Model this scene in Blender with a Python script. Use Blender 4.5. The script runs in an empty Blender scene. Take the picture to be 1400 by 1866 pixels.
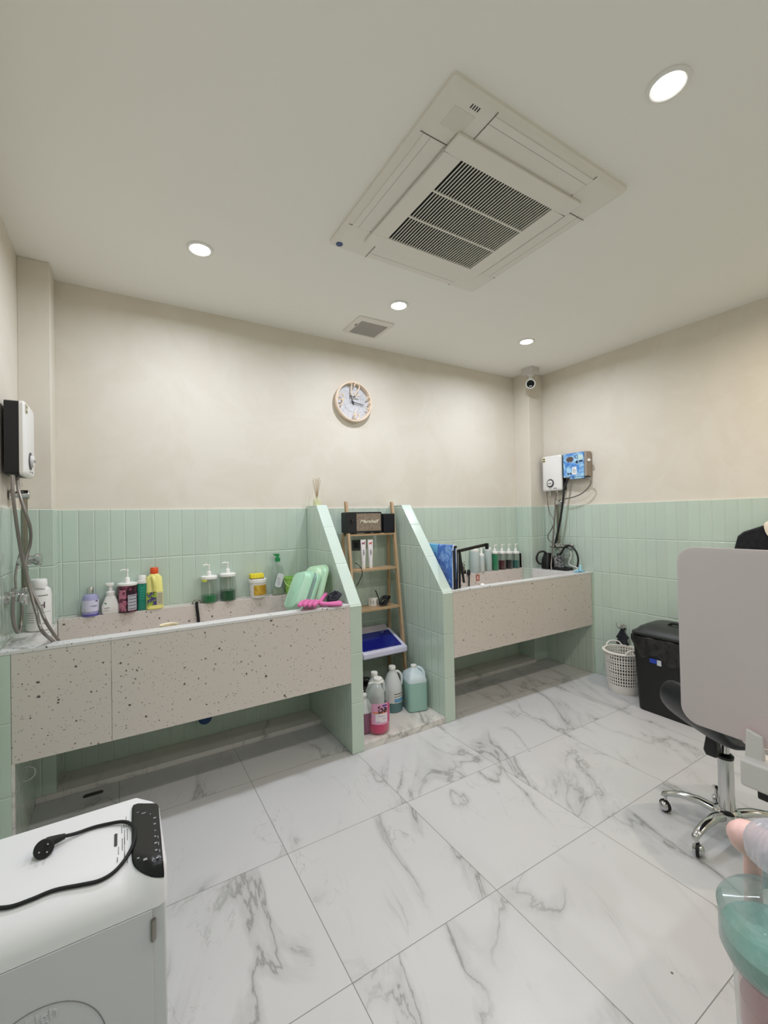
import bpy, bmesh, math, random
from mathutils import Matrix, Vector
random.seed(7)
S = bpy.context.scene
C = S.collection
R = math.radians
PI = math.pi

# ------------------------------------------------------------------ camera
FPX, YAW, PITCH, ROLL, CAMZ = 789.67, .5462, .0122, -.0204, 1.4201
cy_, sy_ = math.cos(YAW), math.sin(YAW)
FW = Vector((sy_*math.cos(PITCH), cy_*math.cos(PITCH), math.sin(PITCH)))
RT0 = Vector((cy_, -sy_, 0)); UP0 = RT0.cross(FW)
RT = RT0*math.cos(ROLL) + UP0*math.sin(ROLL)
UP = -RT0*math.sin(ROLL) + UP0*math.cos(ROLL)
CAM = Vector((0, 0, CAMZ))
cd = bpy.data.cameras.new('camera'); cam = bpy.data.objects.new('camera', cd); C.objects.link(cam)
cd.sensor_fit = 'HORIZONTAL'; cd.sensor_width = 36; cd.lens = FPX/1400*36; cd.clip_start = .02
m = Matrix.Identity(4)
for i in range(3):
    m[i][0], m[i][1], m[i][2], m[i][3] = RT[i], UP[i], -FW[i], CAM[i]
cam.matrix_world = m
S.camera = cam
S.view_settings.view_transform = 'Standard'; S.view_settings.look = 'None'
S.view_settings.gamma = 1; S.view_settings.use_curve_mapping = False
S.view_settings.exposure = 0.0
S.cycles.diffuse_bounces = 6; S.cycles.max_bounces = 12; S.cycles.transparent_max_bounces = 16
S.cycles.caustics_reflective = False; S.cycles.caustics_refractive = False
w = bpy.data.worlds.new('world'); S.world = w; w.use_nodes = True
w.node_tree.nodes['Background'].inputs[0].default_value = (1, .99, .97, 1)
w.node_tree.nodes['Background'].inputs[1].default_value = .05
LAMP_W = 11.5          # power of one ceiling downlight
COOL, WARM = (.83, .885, 1.0), (1.0, .87, .72)

# ------------------------------------------------------------------ helpers
def ray(px, py): return FW + RT*((px-700)/FPX) - UP*((py-933)/FPX)
def P(px, py, ax, val):          # the point of the photo's pixel on a wall, floor or shelf plane
    d = ray(px, py); t = (val-CAM[ax])/d[ax]; return CAM + d*t
def depth(p): return (Vector(p)-CAM).dot(FW)
def zat(py, x, y):               # height of pixel row py on the vertical through x, y
    lo, hi = -1, 4
    for _ in range(40):
        mid = (lo+hi)/2; d = Vector((x, y, mid))-CAM
        if 933 - FPX*d.dot(UP)/d.dot(FW) > py: lo = mid
        else: hi = mid
    return (lo+hi)/2

def lin(c):
    return tuple((v/12.92 if v <= .04045 else ((v+.055)/1.055)**2.4) for v in [q/255 for q in c])
def mat(name, rgb, rough=.5, metal=0, alpha=1, trans=0, emit=0, ior=1.45, spec=.5, coat=0, sheen=0):
    m = bpy.data.materials.new(name); m.use_nodes = True
    b = m.node_tree.nodes['Principled BSDF']; l = lin(rgb)
    b.inputs['Base Color'].default_value = (*l, 1); b.inputs['Roughness'].default_value = rough
    b.inputs['Metallic'].default_value = metal; b.inputs['Alpha'].default_value = alpha
    b.inputs['Transmission Weight'].default_value = trans; b.inputs['IOR'].default_value = ior
    b.inputs['Specular IOR Level'].default_value = spec; b.inputs['Coat Weight'].default_value = coat
    if sheen: b.inputs['Sheen Weight'].default_value = sheen
    if emit:
        b.inputs['Emission Color'].default_value = (*l, 1); b.inputs['Emission Strength'].default_value = emit
    return m
class NT:
    def __init__(s, m): s.t = m.node_tree; s.b = s.t.nodes['Principled BSDF']
    def n(s, ty, **kw):
        k = s.t.nodes.new(ty)
        for a, v in kw.items(): setattr(k, a, v)
        return k
    def L(s, a, b): s.t.links.new(a, b)
    def math(s, op, a, b=None, c=None, clamp=False):
        k = s.n('ShaderNodeMath', operation=op, use_clamp=clamp)
        for i, v in enumerate((a, b, c)):
            if v is None: continue
            if isinstance(v, (int, float)): k.inputs[i].default_value = v
            else: s.L(v, k.inputs[i])
        return k.outputs[0]
    def mix(s, f, a, b):
        k = s.n('ShaderNodeMix', data_type='RGBA')
        for i, v in ((0, f), (6, a), (7, b)):
            if isinstance(v, (int, float)): k.inputs[i].default_value = v
            elif isinstance(v, tuple): k.inputs[i].default_value = (*lin(v), 1)
            else: s.L(v, k.inputs[i])
        return k.outputs[2]
    def pos(s):
        g = s.n('ShaderNodeNewGeometry'); x = s.n('ShaderNodeSeparateXYZ'); s.L(g.outputs['Position'], x.inputs[0])
        return g.outputs['Position'], x.outputs
    def comb(s, x, y, z):
        k = s.n('ShaderNodeCombineXYZ')
        for i, v in enumerate((x, y, z)):
            if isinstance(v, (int, float)): k.inputs[i].default_value = v
            else: s.L(v, k.inputs[i])
        return k.outputs[0]
    def noise(s, vec, scale, detail=4, rough=.55, dist=0):
        k = s.n('ShaderNodeTexNoise'); s.L(vec, k.inputs['Vector'])
        k.inputs['Scale'].default_value = scale; k.inputs['Detail'].default_value = detail
        k.inputs['Roughness'].default_value = rough; k.inputs['Distortion'].default_value = dist
        return k.outputs['Fac']
    def ramp(s, f, lo, hi):
        k = s.n('ShaderNodeMapRange', interpolation_type='SMOOTHSTEP', clamp=True); s.L(f, k.inputs[0])
        k.inputs[1].default_value = lo; k.inputs[2].default_value = hi; return k.outputs[0]
    def bump(s, h, dist, strength=1):
        k = s.n('ShaderNodeBump'); k.inputs['Strength'].default_value = strength
        k.inputs['Distance'].default_value = dist; s.L(h, k.inputs['Height']); s.L(k.outputs[0], s.b.inputs['Normal'])

def tile_mat(name, axis, pitch=.0768, u0=0., rgb=(187, 202, 189), vertical=True, row=.3, v0=0., bev=.0065):
    """glazed pillow-edged wall tile; axis is the world axis the rows run along"""
    m = mat(name, rgb, .16, coat=.3); t = NT(m); vec, x = t.pos()
    v = t.math('DIVIDE', t.math('SUBTRACT', x[2], v0), row)
    fv = t.math('FRACT', v); dv = t.math('MULTIPLY', t.math('MINIMUM', fv, t.math('SUBTRACT', 1, fv)), row)
    cell = t.math('FLOOR', v)
    if vertical:
        u = t.math('DIVIDE', t.math('SUBTRACT', x[axis], u0), pitch)
        fu = t.math('FRACT', u); du = t.math('MULTIPLY', t.math('MINIMUM', fu, t.math('SUBTRACT', 1, fu)), pitch)
        d = t.math('MINIMUM', du, dv); cu = t.math('FLOOR', u)
    else: d = dv; cu = 0.
    g = t.ramp(d, .0004, .0024)
    wn = t.n('ShaderNodeTexWhiteNoise', noise_dimensions='3D'); t.L(t.comb(cu, cell, 0.), wn.inputs['Vector'])
    base = t.mix(wn.outputs['Value'], tuple(int(c*.985) for c in rgb), tuple(min(255, int(c*1.01)) for c in rgb))
    cloud = t.mix(t.math('MULTIPLY', t.noise(vec, 9, 2), .22), base, (205, 218, 205))
    t.L(t.mix(g, (216, 226, 214), cloud), t.b.inputs['Base Color'])
    h = t.math('POWER', t.ramp(d, 0, bev), .6)
    h = t.math('ADD', h, t.math('MULTIPLY', t.noise(vec, 14, 2), .12))
    t.bump(h, .0032, .9)
    t.L(t.math('ADD', .15, t.math('MULTIPLY', t.math('SUBTRACT', 1, g), .45)), t.b.inputs['Roughness'])
    return m

def marble_mat(name, tile=True, base=(203, 202, 202), amt=.9, rough=.3):
    m = mat(name, base, rough, coat=.06); t = NT(m); vec, x = t.pos()
    GX, GY, SX, SY = .5892, 1.8141, .6115, .6034
    if tile:
        u = t.math('DIVIDE', t.math('SUBTRACT', x[0], GX), SX); v = t.math('DIVIDE', t.math('SUBTRACT', x[1], GY), SY)
        fu = t.math('FRACT', u); fv = t.math('FRACT', v)
        d = t.math('MULTIPLY', t.math('MINIMUM', t.math('MINIMUM', fu, t.math('SUBTRACT', 1, fu)),
                   t.math('MINIMUM', fv, t.math('SUBTRACT', 1, fv))), .607)
        g = t.ramp(d, .0008, .0018)
        wn = t.n('ShaderNodeTexWhiteNoise', noise_dimensions='2D'); t.L(t.comb(t.math('FLOOR', u), t.math('FLOOR', v), 0.), wn.inputs['Vector'])
        off = t.math('MULTIPLY', wn.outputs['Value'], 37.)
    else: off = 3.3
    # veins run mostly from the back wall towards the door, slightly diagonal
    a = t.math('ADD', t.math('MULTIPLY', x[0], 1.0), t.math('MULTIPLY', x[1], -.34))
    b = t.math('MULTIPLY', t.math('ADD', x[1], t.math('MULTIPLY', x[0], .34)), .42)
    vv = t.comb(a, b, t.math('ADD', x[2], off))
    n1 = t.noise(vv, 2.1, 7, .55, .9)
    r1 = t.math('SUBTRACT', 1, t.ramp(t.math('ABSOLUTE', t.math('SUBTRACT', n1, .5)), 0, .011))
    soft = t.math('SUBTRACT', 1, t.ramp(t.math('ABSOLUTE', t.math('SUBTRACT', n1, .5)), 0, .055))
    msk = t.ramp(t.noise(vv, 2.3, 2, .5), .38, .58)
    vv2 = t.comb(t.math('ADD', b, 4.), t.math('ADD', a, 9.), off)
    n2 = t.noise(vv2, 4.6, 6, .6, 1.4)
    r2 = t.math('MULTIPLY', t.math('SUBTRACT', 1, t.ramp(t.math('ABSOLUTE', t.math('SUBTRACT', n2, .5)), 0, .010)), t.ramp(t.noise(vv, 4.3, 2, .5), .50, .64))
    ve = t.math('ADD', t.math('MULTIPLY', t.math('ADD', t.math('MULTIPLY', r1, .55), t.math('MULTIPLY', soft, .30)), msk), t.math('MULTIPLY', r2, .40), clamp=True)
    ve = t.math('MULTIPLY', ve, amt, clamp=True)
    col = t.mix(ve, t.mix(t.noise(vec, 1.4, 2), base, tuple(c-12 for c in base)), (128, 128, 124))
    if tile: col = t.mix(g, (126, 124, 120), col)
    t.L(col, t.b.inputs['Base Color'])
    return m

def terrazzo_mat(name, base=(206, 197, 190)):
    m = mat(name, base, .33, spec=.4); t = NT(m); vec, x = t.pos(); col = base
    nz = t.n('ShaderNodeTexNoise'); t.L(vec, nz.inputs['Vector']); nz.inputs['Scale'].default_value = 60
    dv = t.n('ShaderNodeVectorMath', operation='MULTIPLY_ADD'); t.L(nz.outputs['Color'], dv.inputs[0])
    dv.inputs[1].default_value = (.012, .012, .012); t.L(vec, dv.inputs[2])
    for sc, th, rad, c2 in ((30, .62, .12, (92, 86, 82)), (52, .60, .13, (100, 94, 90)), (85, .66, .15, (120, 112, 106)), (120, .7, .2, (152, 144, 138)), (44, .86, .14, (128, 108, 92))):
        v = t.n('ShaderNodeTexVoronoi'); v.inputs['Scale'].default_value = sc; t.L(dv.outputs[0], v.inputs['Vector'])
        sp = t.n('ShaderNodeSeparateColor'); t.L(v.outputs['Color'], sp.inputs[0])
        rr = t.math('MULTIPLY', t.math('SUBTRACT', sp.outputs[0], th), rad/(1-th)*1.6)
        f = t.math('LESS_THAN', v.outputs['Distance'], rr)
        col = t.mix(f, col, c2)
    t.L(col, t.b.inputs['Base Color'])
    return m

def wood_mat(name, c1=(188, 160, 126), c2=(160, 131, 98)):
    m = mat(name, c1, .45); t = NT(m); vec, x = t.pos()
    v = t.comb(t.math('MULTIPLY', x[0], 3.), t.math('MULTIPLY', x[1], 26.), t.math('MULTIPLY', x[2], 2.))
    t.L(t.mix(t.noise(v, 3, 4), c1, c2), t.b.inputs['Base Color']); return m

def noisy(name, c1, c2, scale=20, rough=.6, detail=4, bump=0, lo=.4, hi=.6, **k):
    m = mat(name, c1, rough, **k); t = NT(m); vec, x = t.pos()
    n = t.noise(vec, scale, detail, .6, .8); t.L(t.mix(t.ramp(n, lo, hi), c1, c2), t.b.inputs['Base Color'])
    if bump: t.bump(n, bump)
    return m

class MB:
    def __init__(s): s.v = []; s.f = []; s.mi = []; s.M = Matrix.Identity(4)
    def add(s, vs, fs, mi=0):
        o = len(s.v); s.v += [tuple(s.M @ Vector(v)) for v in vs]; s.f += [[i+o for i in f] for f in fs]; s.mi += [mi]*len(fs); return s
    def box(s, x0, x1, y0, y1, z0, z1, mi=0):
        return s.add([(x0,y0,z0),(x1,y0,z0),(x1,y1,z0),(x0,y1,z0),(x0,y0,z1),(x1,y0,z1),(x1,y1,z1),(x0,y1,z1)],
                     [(0,3,2,1),(4,5,6,7),(0,1,5,4),(1,2,6,5),(2,3,7,6),(3,0,4,7)], mi)
    def loft(s, rings, mi=0, cap0=True, cap1=True):
        n = len(rings[0]); vs = [p for r in rings for p in r]; fs = []
        for k in range(len(rings)-1):
            for i in range(n):
                j = (i+1) % n; fs.append((k*n+i, k*n+j, (k+1)*n+j, (k+1)*n+i))
        if cap0: fs.append(tuple(range(n-1, -1, -1)))
        if cap1: fs.append(tuple((len(rings)-1)*n+i for i in range(n)))
        return s.add(vs, fs, mi)
    def lathe(s, prof, seg=28, mi=0, cap0=True, cap1=True, cx=0, cy=0):
        return s.loft([[(cx+r*math.cos(2*PI*i/seg), cy+r*math.sin(2*PI*i/seg), z) for i in range(seg)] for r, z in prof], mi, cap0, cap1)
    def rr(s, secs, seg=5, mi=0, cap0=True, cap1=True, cx=0, cy=0):
        """rounded-rectangle sections (z, half width x, half depth y, corner radius)"""
        rings = []
        for sc in secs:
            z, a, b, r = sc[:4]; ox = sc[4] if len(sc) > 4 else 0; r = min(r, a*.999, b*.999); ring = []
            for q, (sx, sy) in enumerate(((1,1),(-1,1),(-1,-1),(1,-1))):
                for k in range(seg+1):
                    t = PI/2*(q+k/seg); ring.append((cx+ox+sx*(a-r)+r*math.cos(t), cy+sy*(b-r)+r*math.sin(t), z))
            rings.append(ring)
        return s.loft(rings, mi, cap0, cap1)
    def tube(s, pts, r, seg=10, mi=0, closed=False):
        pts = [Vector(p) for p in pts]; n = len(pts); rings = []; prev = None
        for i, p in enumerate(pts):
            if closed: t = pts[(i+1) % n]-pts[i-1]
            else: t = (pts[min(i+1, n-1)]-pts[max(i-1, 0)])
            t.normalize()
            if prev is None:
                a = Vector((0,0,1)) if abs(t.z) < .9 else Vector((1,0,0)); nrm = t.cross(a).normalized()
            else: nrm = (prev - t*prev.dot(t)).normalized()
            prev = nrm; b = t.cross(nrm); rad = r[i] if isinstance(r, (list, tuple)) else r
            rings.append([tuple(p + (nrm*math.cos(2*PI*k/seg)+b*math.sin(2*PI*k/seg))*rad) for k in range(seg)])
        if closed: rings.append(rings[0])
        return s.loft(rings, mi, not closed, not closed)
    def prism(s, poly, z0, z1, mi=0):
        return s.loft([[(x, y, z0) for x, y in poly], [(x, y, z1) for x, y in poly]], mi)
    def at(s, M): s.M = M; return s
    def build(s, name, m, parent=None, loc=None, bevel=0, smooth=True, ang=38, bseg=2, label=None, sub=0):
        me = bpy.data.meshes.new(name); me.from_pydata(s.v, [], s.f)
        ms = m if isinstance(m, (list, tuple)) else [m]
        for q in ms: me.materials.append(q)
        for p, i in zip(me.polygons, s.mi): p.material_index = i
        bm = bmesh.new(); bm.from_mesh(me); bmesh.ops.remove_doubles(bm, verts=bm.verts, dist=1e-6)
        bmesh.ops.recalc_face_normals(bm, faces=bm.faces); bm.to_mesh(me); bm.free()
        if smooth: me.shade_smooth(); me.set_sharp_from_angle(angle=R(ang))
        o = bpy.data.objects.new(name, me); C.objects.link(o)
        if parent: o.parent = parent
        if loc: o.location = loc
        if bevel:
            b = o.modifiers.new('bevel', 'BEVEL'); b.width = bevel; b.segments = bseg; b.limit_method = 'ANGLE'; b.angle_limit = R(40)
            b.harden_normals = False
        if sub:
            u = o.modifiers.new('sub', 'SUBSURF'); u.levels = sub; u.render_levels = sub
        if label: o['label'] = label
        return o
def tag(o, label, cat, group=None, kind=None):
    o['label'] = label; o['category'] = cat
    if group: o['group'] = group
    if kind: o['kind'] = kind
    return o
def thing(name, label, cat, loc=(0,0,0), rz=0, group=None):
    o = bpy.data.objects.new(name, None); C.objects.link(o); o.location = loc; o.rotation_euler = (0,0,rz)
    o.empty_display_size = .05
    return tag(o, label, cat, group)
def struct(mb, name, m, **k):
    o = mb.build(name, m, **k); o['kind'] = 'structure'; return o
def smooth_path(pts, n=6, closed=False):
    pts = [Vector(p) for p in pts]; out = []; L = len(pts)
    for i in range(L if closed else L-1):
        g = (lambda k: pts[k % L]) if closed else (lambda k: pts[max(0, min(L-1, k))])
        p0, p1, p2, p3 = g(i-1), g(i), g(i+1), g(i+2)
        for k in range(n):
            t = k/n
            out.append(.5*((2*p1)+(p2-p0)*t+(2*p0-5*p1+4*p2-p3)*t*t+(3*p1-p0-3*p2+p3)*t**3))
    if not closed: out.append(pts[-1])
    return out
def text_mesh(name, body, size, m, parent, M, extrude=.0006, shear=0, align='CENTER', label=None, bold=0):
    """lettering: local x to the right, local y up, M places it"""
    cu = bpy.data.curves.new(name, 'FONT'); cu.body = body; cu.size = size; cu.extrude = extrude; cu.shear = shear
    cu.align_x = align; cu.align_y = 'CENTER'; cu.offset = bold
    t = bpy.data.objects.new('t', cu); C.objects.link(t)
    dg = bpy.context.evaluated_depsgraph_get(); me = bpy.data.meshes.new_from_object(t.evaluated_get(dg))
    bpy.data.objects.remove(t); bpy.data.curves.remove(cu)
    me.name = name; me.materials.clear(); me.materials.append(m); me.transform(M)
    o = bpy.data.objects.new(name, me); C.objects.link(o)
    if parent: o.parent = parent
    if label: o['label'] = label
    return o
def FR(loc, right, up):          # frame: local x -> right, local y -> up
    r = Vector(right).normalized(); u = Vector(up); u = (u-r*u.dot(r)).normalized(); n = r.cross(u)
    M = Matrix.Identity(4)
    for i in range(3): M[i][0], M[i][1], M[i][2], M[i][3] = r[i], u[i], n[i], loc[i]
    return M
def T(x, y, z): return Matrix.Translation((x, y, z))

# ------------------------------------------------------------------ materials
XL, XR, YB, ZC, YF = -.434, 3.592, 3.025, 2.7975, 2.345
YFRONT = -1.75
M = {}
M['paint'] = noisy('warm_cream_wall_paint', (219, 212, 199), (216, 208, 194), 3, .7)
M['ceil'] = mat('ceiling_paint', (238, 236, 230), .8)
M['tx'] = tile_mat('sage_tile_x', 0, u0=-.286)
M['ty'] = tile_mat('sage_tile_y', 1, u0=2.345)
M['tfront'] = tile_mat('sage_tile_plain', 0, vertical=False)
M['tcap'] = tile_mat('sage_tile_cap_lit', 1, vertical=False, row=.235, v0=.89, rgb=(200, 216, 206))  # cap painted paler to imitate light falling on its upward face
M['grout'] = mat('pale_grout', (226, 226, 214), .7)
M['floor'] = marble_mat('marble_floor_tile')
M['marble'] = marble_mat('marble_slab', tile=False, base=(222, 217, 212), amt=.9, rough=.3)
M['terr'] = terrazzo_mat('terrazzo')
M['terrtop'] = terrazzo_mat('terrazzo_rim', base=(214, 212, 211))
M['white'] = mat('white_plastic', (228, 226, 222), .35)
M['acwhite'] = mat('aircon_white', (226, 221, 213), .45)
M['black'] = mat('black_plastic', (22, 22, 24), .4)
M['rubber'] = mat('black_rubber', (14, 14, 15), .6)
M['dark'] = mat('dark_recess', (16, 16, 17), .8)
M['chrome'] = mat('chrome', (205, 205, 205), .12, 1)
M['steel'] = mat('brushed_steel', (150, 145, 138), .32, 1)
M['rail'] = mat('dull_chrome', (150, 144, 132), .22, 1)
M['wood'] = wood_mat('bamboo')
def clear_mat(name, tint, edge, amount=.5, base=.05, rough=.04):
    m = bpy.data.materials.new(name); m.use_nodes = True; t = m.node_tree; t.nodes.remove(t.nodes['Principled BSDF'])
    lw_ = t.nodes.new('ShaderNodeLayerWeight'); lw_.inputs[0].default_value = .5
    tr = t.nodes.new('ShaderNodeBsdfTransparent'); tr.inputs[0].default_value = (*lin(tint), 1)
    df = t.nodes.new('ShaderNodeBsdfDiffuse'); df.inputs[0].default_value = (*lin(edge), 1)
    gl_ = t.nodes.new('ShaderNodeBsdfGlossy'); gl_.inputs[1].default_value = rough
    mr = t.nodes.new('ShaderNodeMapRange'); mr.inputs[3].default_value = base; mr.inputs[4].default_value = amount
    m1 = t.nodes.new('ShaderNodeMixShader'); m2 = t.nodes.new('ShaderNodeMixShader'); pw_ = t.nodes.new('ShaderNodeMath'); pw_.operation = 'POWER'; pw_.inputs[1].default_value = 3.5; fr = t.nodes.new('ShaderNodeMapRange'); fr.inputs[3].default_value = .035; fr.inputs[4].default_value = .55; t.links.new(lw_.outputs['Facing'], pw_.inputs[0]); t.links.new(pw_.outputs[0], fr.inputs[0])
    t.links.new(lw_.outputs['Facing'], mr.inputs[0]); t.links.new(mr.outputs[0], m1.inputs[0])
    t.links.new(tr.outputs[0], m1.inputs[1]); t.links.new(df.outputs[0], m1.inputs[2])
    t.links.new(fr.outputs[0], m2.inputs[0]); t.links.new(m1.outputs[0], m2.inputs[1]); t.links.new(gl_.outputs[0], m2.inputs[2])
    t.links.new(m2.outputs[0], t.nodes['Material Output'].inputs[0]); return m
M['clear'] = clear_mat('clear_plastic_shell', (250, 252, 252), (206, 216, 212), .34, .0)
M['hdpe'] = mat('milky_plastic', (222, 226, 226), .35, alpha=.80)
M['frost'] = mat('frosted_bottle', (205, 217, 216), .4, alpha=.62)

# ------------------------------------------------------------------ shell of the room
def wall(name, lo, hi, axis, face, tile, top=ZC):
    """box wall: tiled to 1.5 m, painted above; face = inner plane"""
    sgn = 1 if name != 'wall_left' and name != 'wall_front' else -1
    b = MB(); a0, a1 = face, face+.1*sgn; p0 = face+.007*sgn
    def bx(q0, q1, z0, z1, mi):
        q0, q1 = min(q0, q1), max(q0, q1)
        if axis == 0: b.box(q0, q1, lo, hi, z0, z1, mi)
        else: b.box(lo, hi, q0, q1, z0, z1, mi)
    bx(a0, a1, 0, 1.496, 0); bx(a0, a1, 1.496, 1.5, 1); bx(p0, a1, 1.5, top, 2)
    return struct(b, name, [tile, M['grout'], M['paint']], smooth=False)
wall('wall_back', XL-.1, XR+.1, 1, YB, M['tx'])
wall('wall_right', YFRONT, YB, 0, XR, M['ty'])
wall('wall_left', YFRONT, YB, 0, XL, M['ty'])
wall('wall_front', XL-.1, XR+.1, 1, YFRONT, M['tx'])
struct(MB().box(XL-.1, XR+.1, YFRONT-.1, YB+.1, -.08, 0), 'floor', M['floor'], smooth=False)
struct(MB().box(XL-.1, XR+.1, YFRONT-.1, YB+.1, ZC, ZC+.08), 'ceiling', M['ceil'], smooth=False)
def column(name, x0, x1, y0):
    b = MB(); b.box(x0, x1, y0, YB, 0, 1.496); b.box(x0, x1, y0, YB, 1.496, 1.5, 1)
    e = .006; xa, xb = (x0-.008, x1-e) if x0 < 0 else (x0+e, x1+.008)
    b.box(xa, xb, y0+e, YB+.008, 1.5, ZC, 2)
    # put y-running tile on the sides
    o = b.build(name, [M['tx'], M['grout'], M['paint'], M['ty']], bevel=.004, smooth=False)
    for p in o.data.polygons:
        if p.material_index == 0 and abs(p.normal.x) > .5: p.material_index = 3
    o['kind'] = 'structure'; return o
column('wall_column_left', XL, -.300, 2.835)
column('wall_column_right', 3.390, XR, 2.837)

def partition(name, x0, x1):
    b = MB(); prof = [(YF, 0), (YF, .885), (2.84, 1.515), (YB, 1.515), (YB, 0)]
    b.loft([[(x0, y, z) for y, z in prof], [(x1, y, z) for y, z in prof]])
    o = b.build(name, [M['ty'], M['tfront'], M['tcap']], smooth=False, bevel=.002)
    for p in o.data.polygons:
        n = p.normal
        p.material_index = 0 if abs(n.x) > .5 else (2 if n.z > .1 else 1)
    o['kind'] = 'structure'
partition('wall_partition_left', 1.172, 1.252)
partition('wall_partition_right', 1.888, 1.974)
# low plinths and the jambs that carry the tubs
b = MB(); b.box(XL, -.397, YF, YF+.02, 0, .884); b.box(XL, -.386, YF+.02, 2.835, 0, .43)
o = struct(b, 'wall_leg_left', [M['tfront'], M['ty']], smooth=False)
for p in o.data.polygons:
    if abs(p.normal.x) > .5: p.material_index = 1
struct(MB().box(-.3965, -.386, YF+.0005, YF+.0195, 0, .43), 'trim_1', M['marble'], smooth=False)
o = struct(MB().box(3.566, XR, YF-.004, 2.84, 0, .884), 'wall_leg_right', [M['tfront'], M['ty']], smooth=False)
for p in o.data.polygons:
    if abs(p.normal.x) > .5: p.material_index = 1
struct(MB().box(-.386, 1.172, 2.82, YB, 0, .03), 'trim_2', M['marble'], smooth=False, bevel=.003)
struct(MB().box(1.974, 3.39, 2.82, YB, 0, .03), 'trim_3', M['marble'], smooth=False, bevel=.003)
struct(MB().box(1.252, 1.888, YF+.003, YB, 0, .042), 'trim_4', M['marble'], smooth=False, bevel=.002)

# ------------------------------------------------------------------ terrazzo washing tubs
def tub(label, x0, x1, xi0, xi1, y1side, seam=None):
    t = thing('washing_tub', label, 'tub', (0, 0, 0))
    xf0, xf1 = x0, x1
    b = MB()
    if seam: b.box(xf0, seam-.0008, YF, 2.41, .43, .884).box(seam+.0008, xf1, YF, 2.41, .43, .884)
    else: b.box(xf0, xf1, YF, 2.41, .43, .884)
    b.build('front_panel', M['terr'], t, smooth=False)
    rx0 = XL+.001 if x0 < 0 else x0; rx1 = XR-.001 if x1 > 3 else x1
    MB().box(rx0, rx1, YF-.004, 2.414, .8845, .899).build('front_rim', M['terrtop'], t, smooth=False, bevel=.0015, label='pale stone rim on top of the front panel')
    MB().box(xi0, xi1, 2.955, YB-.001, .45, .8955).build('back_ledge', [M['terr']], t, smooth=False, bevel=.002)
    MB().box(max(x0, -.38), min(x1, 3.555), 2.41, 2.955, .55, .74).build('basin_floor', M['terr'], t, smooth=False)
    if x0 < 0: MB().box(XL+.001, xi0+.01, 2.414, y1side, .50, .8975).build('side_ledge', M['marble'], t, smooth=False, bevel=.002, label='grey-veined marble ledge beside the basin')
    else: MB().box(xi1-.01, XR-.001, 2.414, y1side, .50, .8975).build('side_ledge', M['terrtop'], t, smooth=False, bevel=.002)
    return t
tub('long terrazzo washing tub on the left, full of bottles along its back ledge', -.395, 1.1715, -.299, 1.1715, 2.834, seam=-.044)
tub('shorter terrazzo washing tub on the right with a blue towel at its left end', 1.9745, 3.565, 1.9745, 3.389, 2.836)

# ------------------------------------------------------------------ ceiling
def downlight(x, y, label, col, vis=True, pw=1.):
    t = thing('ceiling_light', label, 'ceiling light', (x, y, ZC), group='recessed ceiling downlights')
    MB().lathe([(.048, -.0002), (.064, -.0004), (.063, -.005), (.052, -.008), (.048, -.006)], 40, cap0=False, cap1=False).build('trim_ring', M['white'], t)
    MB().lathe([(.0005, -.0035), (.049, -.0035), (.049, -.001)], 32, cap1=False).build('lens', M['lens'], t, label='glowing lamp lens')
    l = bpy.data.lights.new('downlight', 'AREA'); l.shape = 'DISK'; l.size = .095; l.energy = LAMP_W*pw; l.color = col
    l.spread = R(168)
    o = bpy.data.objects.new('lamp_beam', l); C.objects.link(o); o.parent = t; o.location = (0, 0, -.012)
    return t
M['lens'] = mat('lit_lens', (255, 252, 245), .5, emit=14)
downlight(.358, 2.33, 'lit round downlight over the left tub, nearest the left column', COOL)
downlight(1.561, 2.33, 'lit round downlight beside the small exhaust vent', COOL)
downlight(2.777, 2.33, 'lit round downlight nearest the security camera', COOL)
downlight(1.525, .69, 'largest lit round downlight, alone near the top right of the photo', WARM, pw=.8)
downlight(.34, .69, 'added unseen round ceiling downlight, above the white cabinet', COOL, pw=.8)  # unseen, assumed to complete the near row; added to light the room
downlight(2.75, .69, 'added unseen warm round ceiling downlight, above the rolling stool', WARM, pw=1.)  # unseen too, other end of the near row; added for its light
downlight(.34, -.95, 'added unseen round ceiling downlight, behind the camera on the left', COOL, pw=.7)  # unseen rear row of three, added to light the room
downlight(1.54, -.95, 'added unseen round ceiling downlight, straight behind the camera', COOL, pw=.7)  # middle of the added rear row, there for its light
downlight(2.75, -.95, 'added unseen warm round ceiling downlight, behind the camera on the right', WARM, pw=.7)  # right end of the added rear row, there for its light

t = thing('ceiling_air_conditioner', 'large square white ceiling cassette air conditioner with dark slatted grille', 'air conditioner', (1.372, 1.475, ZC))
H = .475
MB().rr([(0, H, H, .012), (-.014, H, H, .012), (-.026, H-.012, H-.012, .012), (-.030, H-.03, H-.03, .012)], cap0=True).build('frame', M['acwhite'], t)
seam = mat('panel_seam', (96, 92, 86), .8)
for k in range(4):
    Mx = Matrix.Rotation(k*PI/2, 4, 'Z')
    b = MB().at(Mx); b.box(-.275, .275, -.447, -.355, -.0335, -.030)
    b.build('air_flap', M['acwhite'], t, bevel=.0012, label='long outlet flap')
    b = MB().at(Mx)
    b.box(-.275, .275, -.4175, -.4165, -.0338, -.0334); b.box(-.2775, -.275, -.463, -.342, -.0312, -.0299); b.box(.275, .2775, -.463, -.342, -.0312, -.0299)
    b.build('flap_seam', seam, t)
b = MB(); I = .345
for (x0, x1, y0, y1) in ((-I, I, -I, -.262), (-I, I, .262, I), (-I, -.262, -.262, .262), (.262, I, -.262, .262)): b.box(x0, x1, y0, y1, -.043, -.031)
b.build('intake_panel', M['acwhite'], t, bevel=.002)
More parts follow.
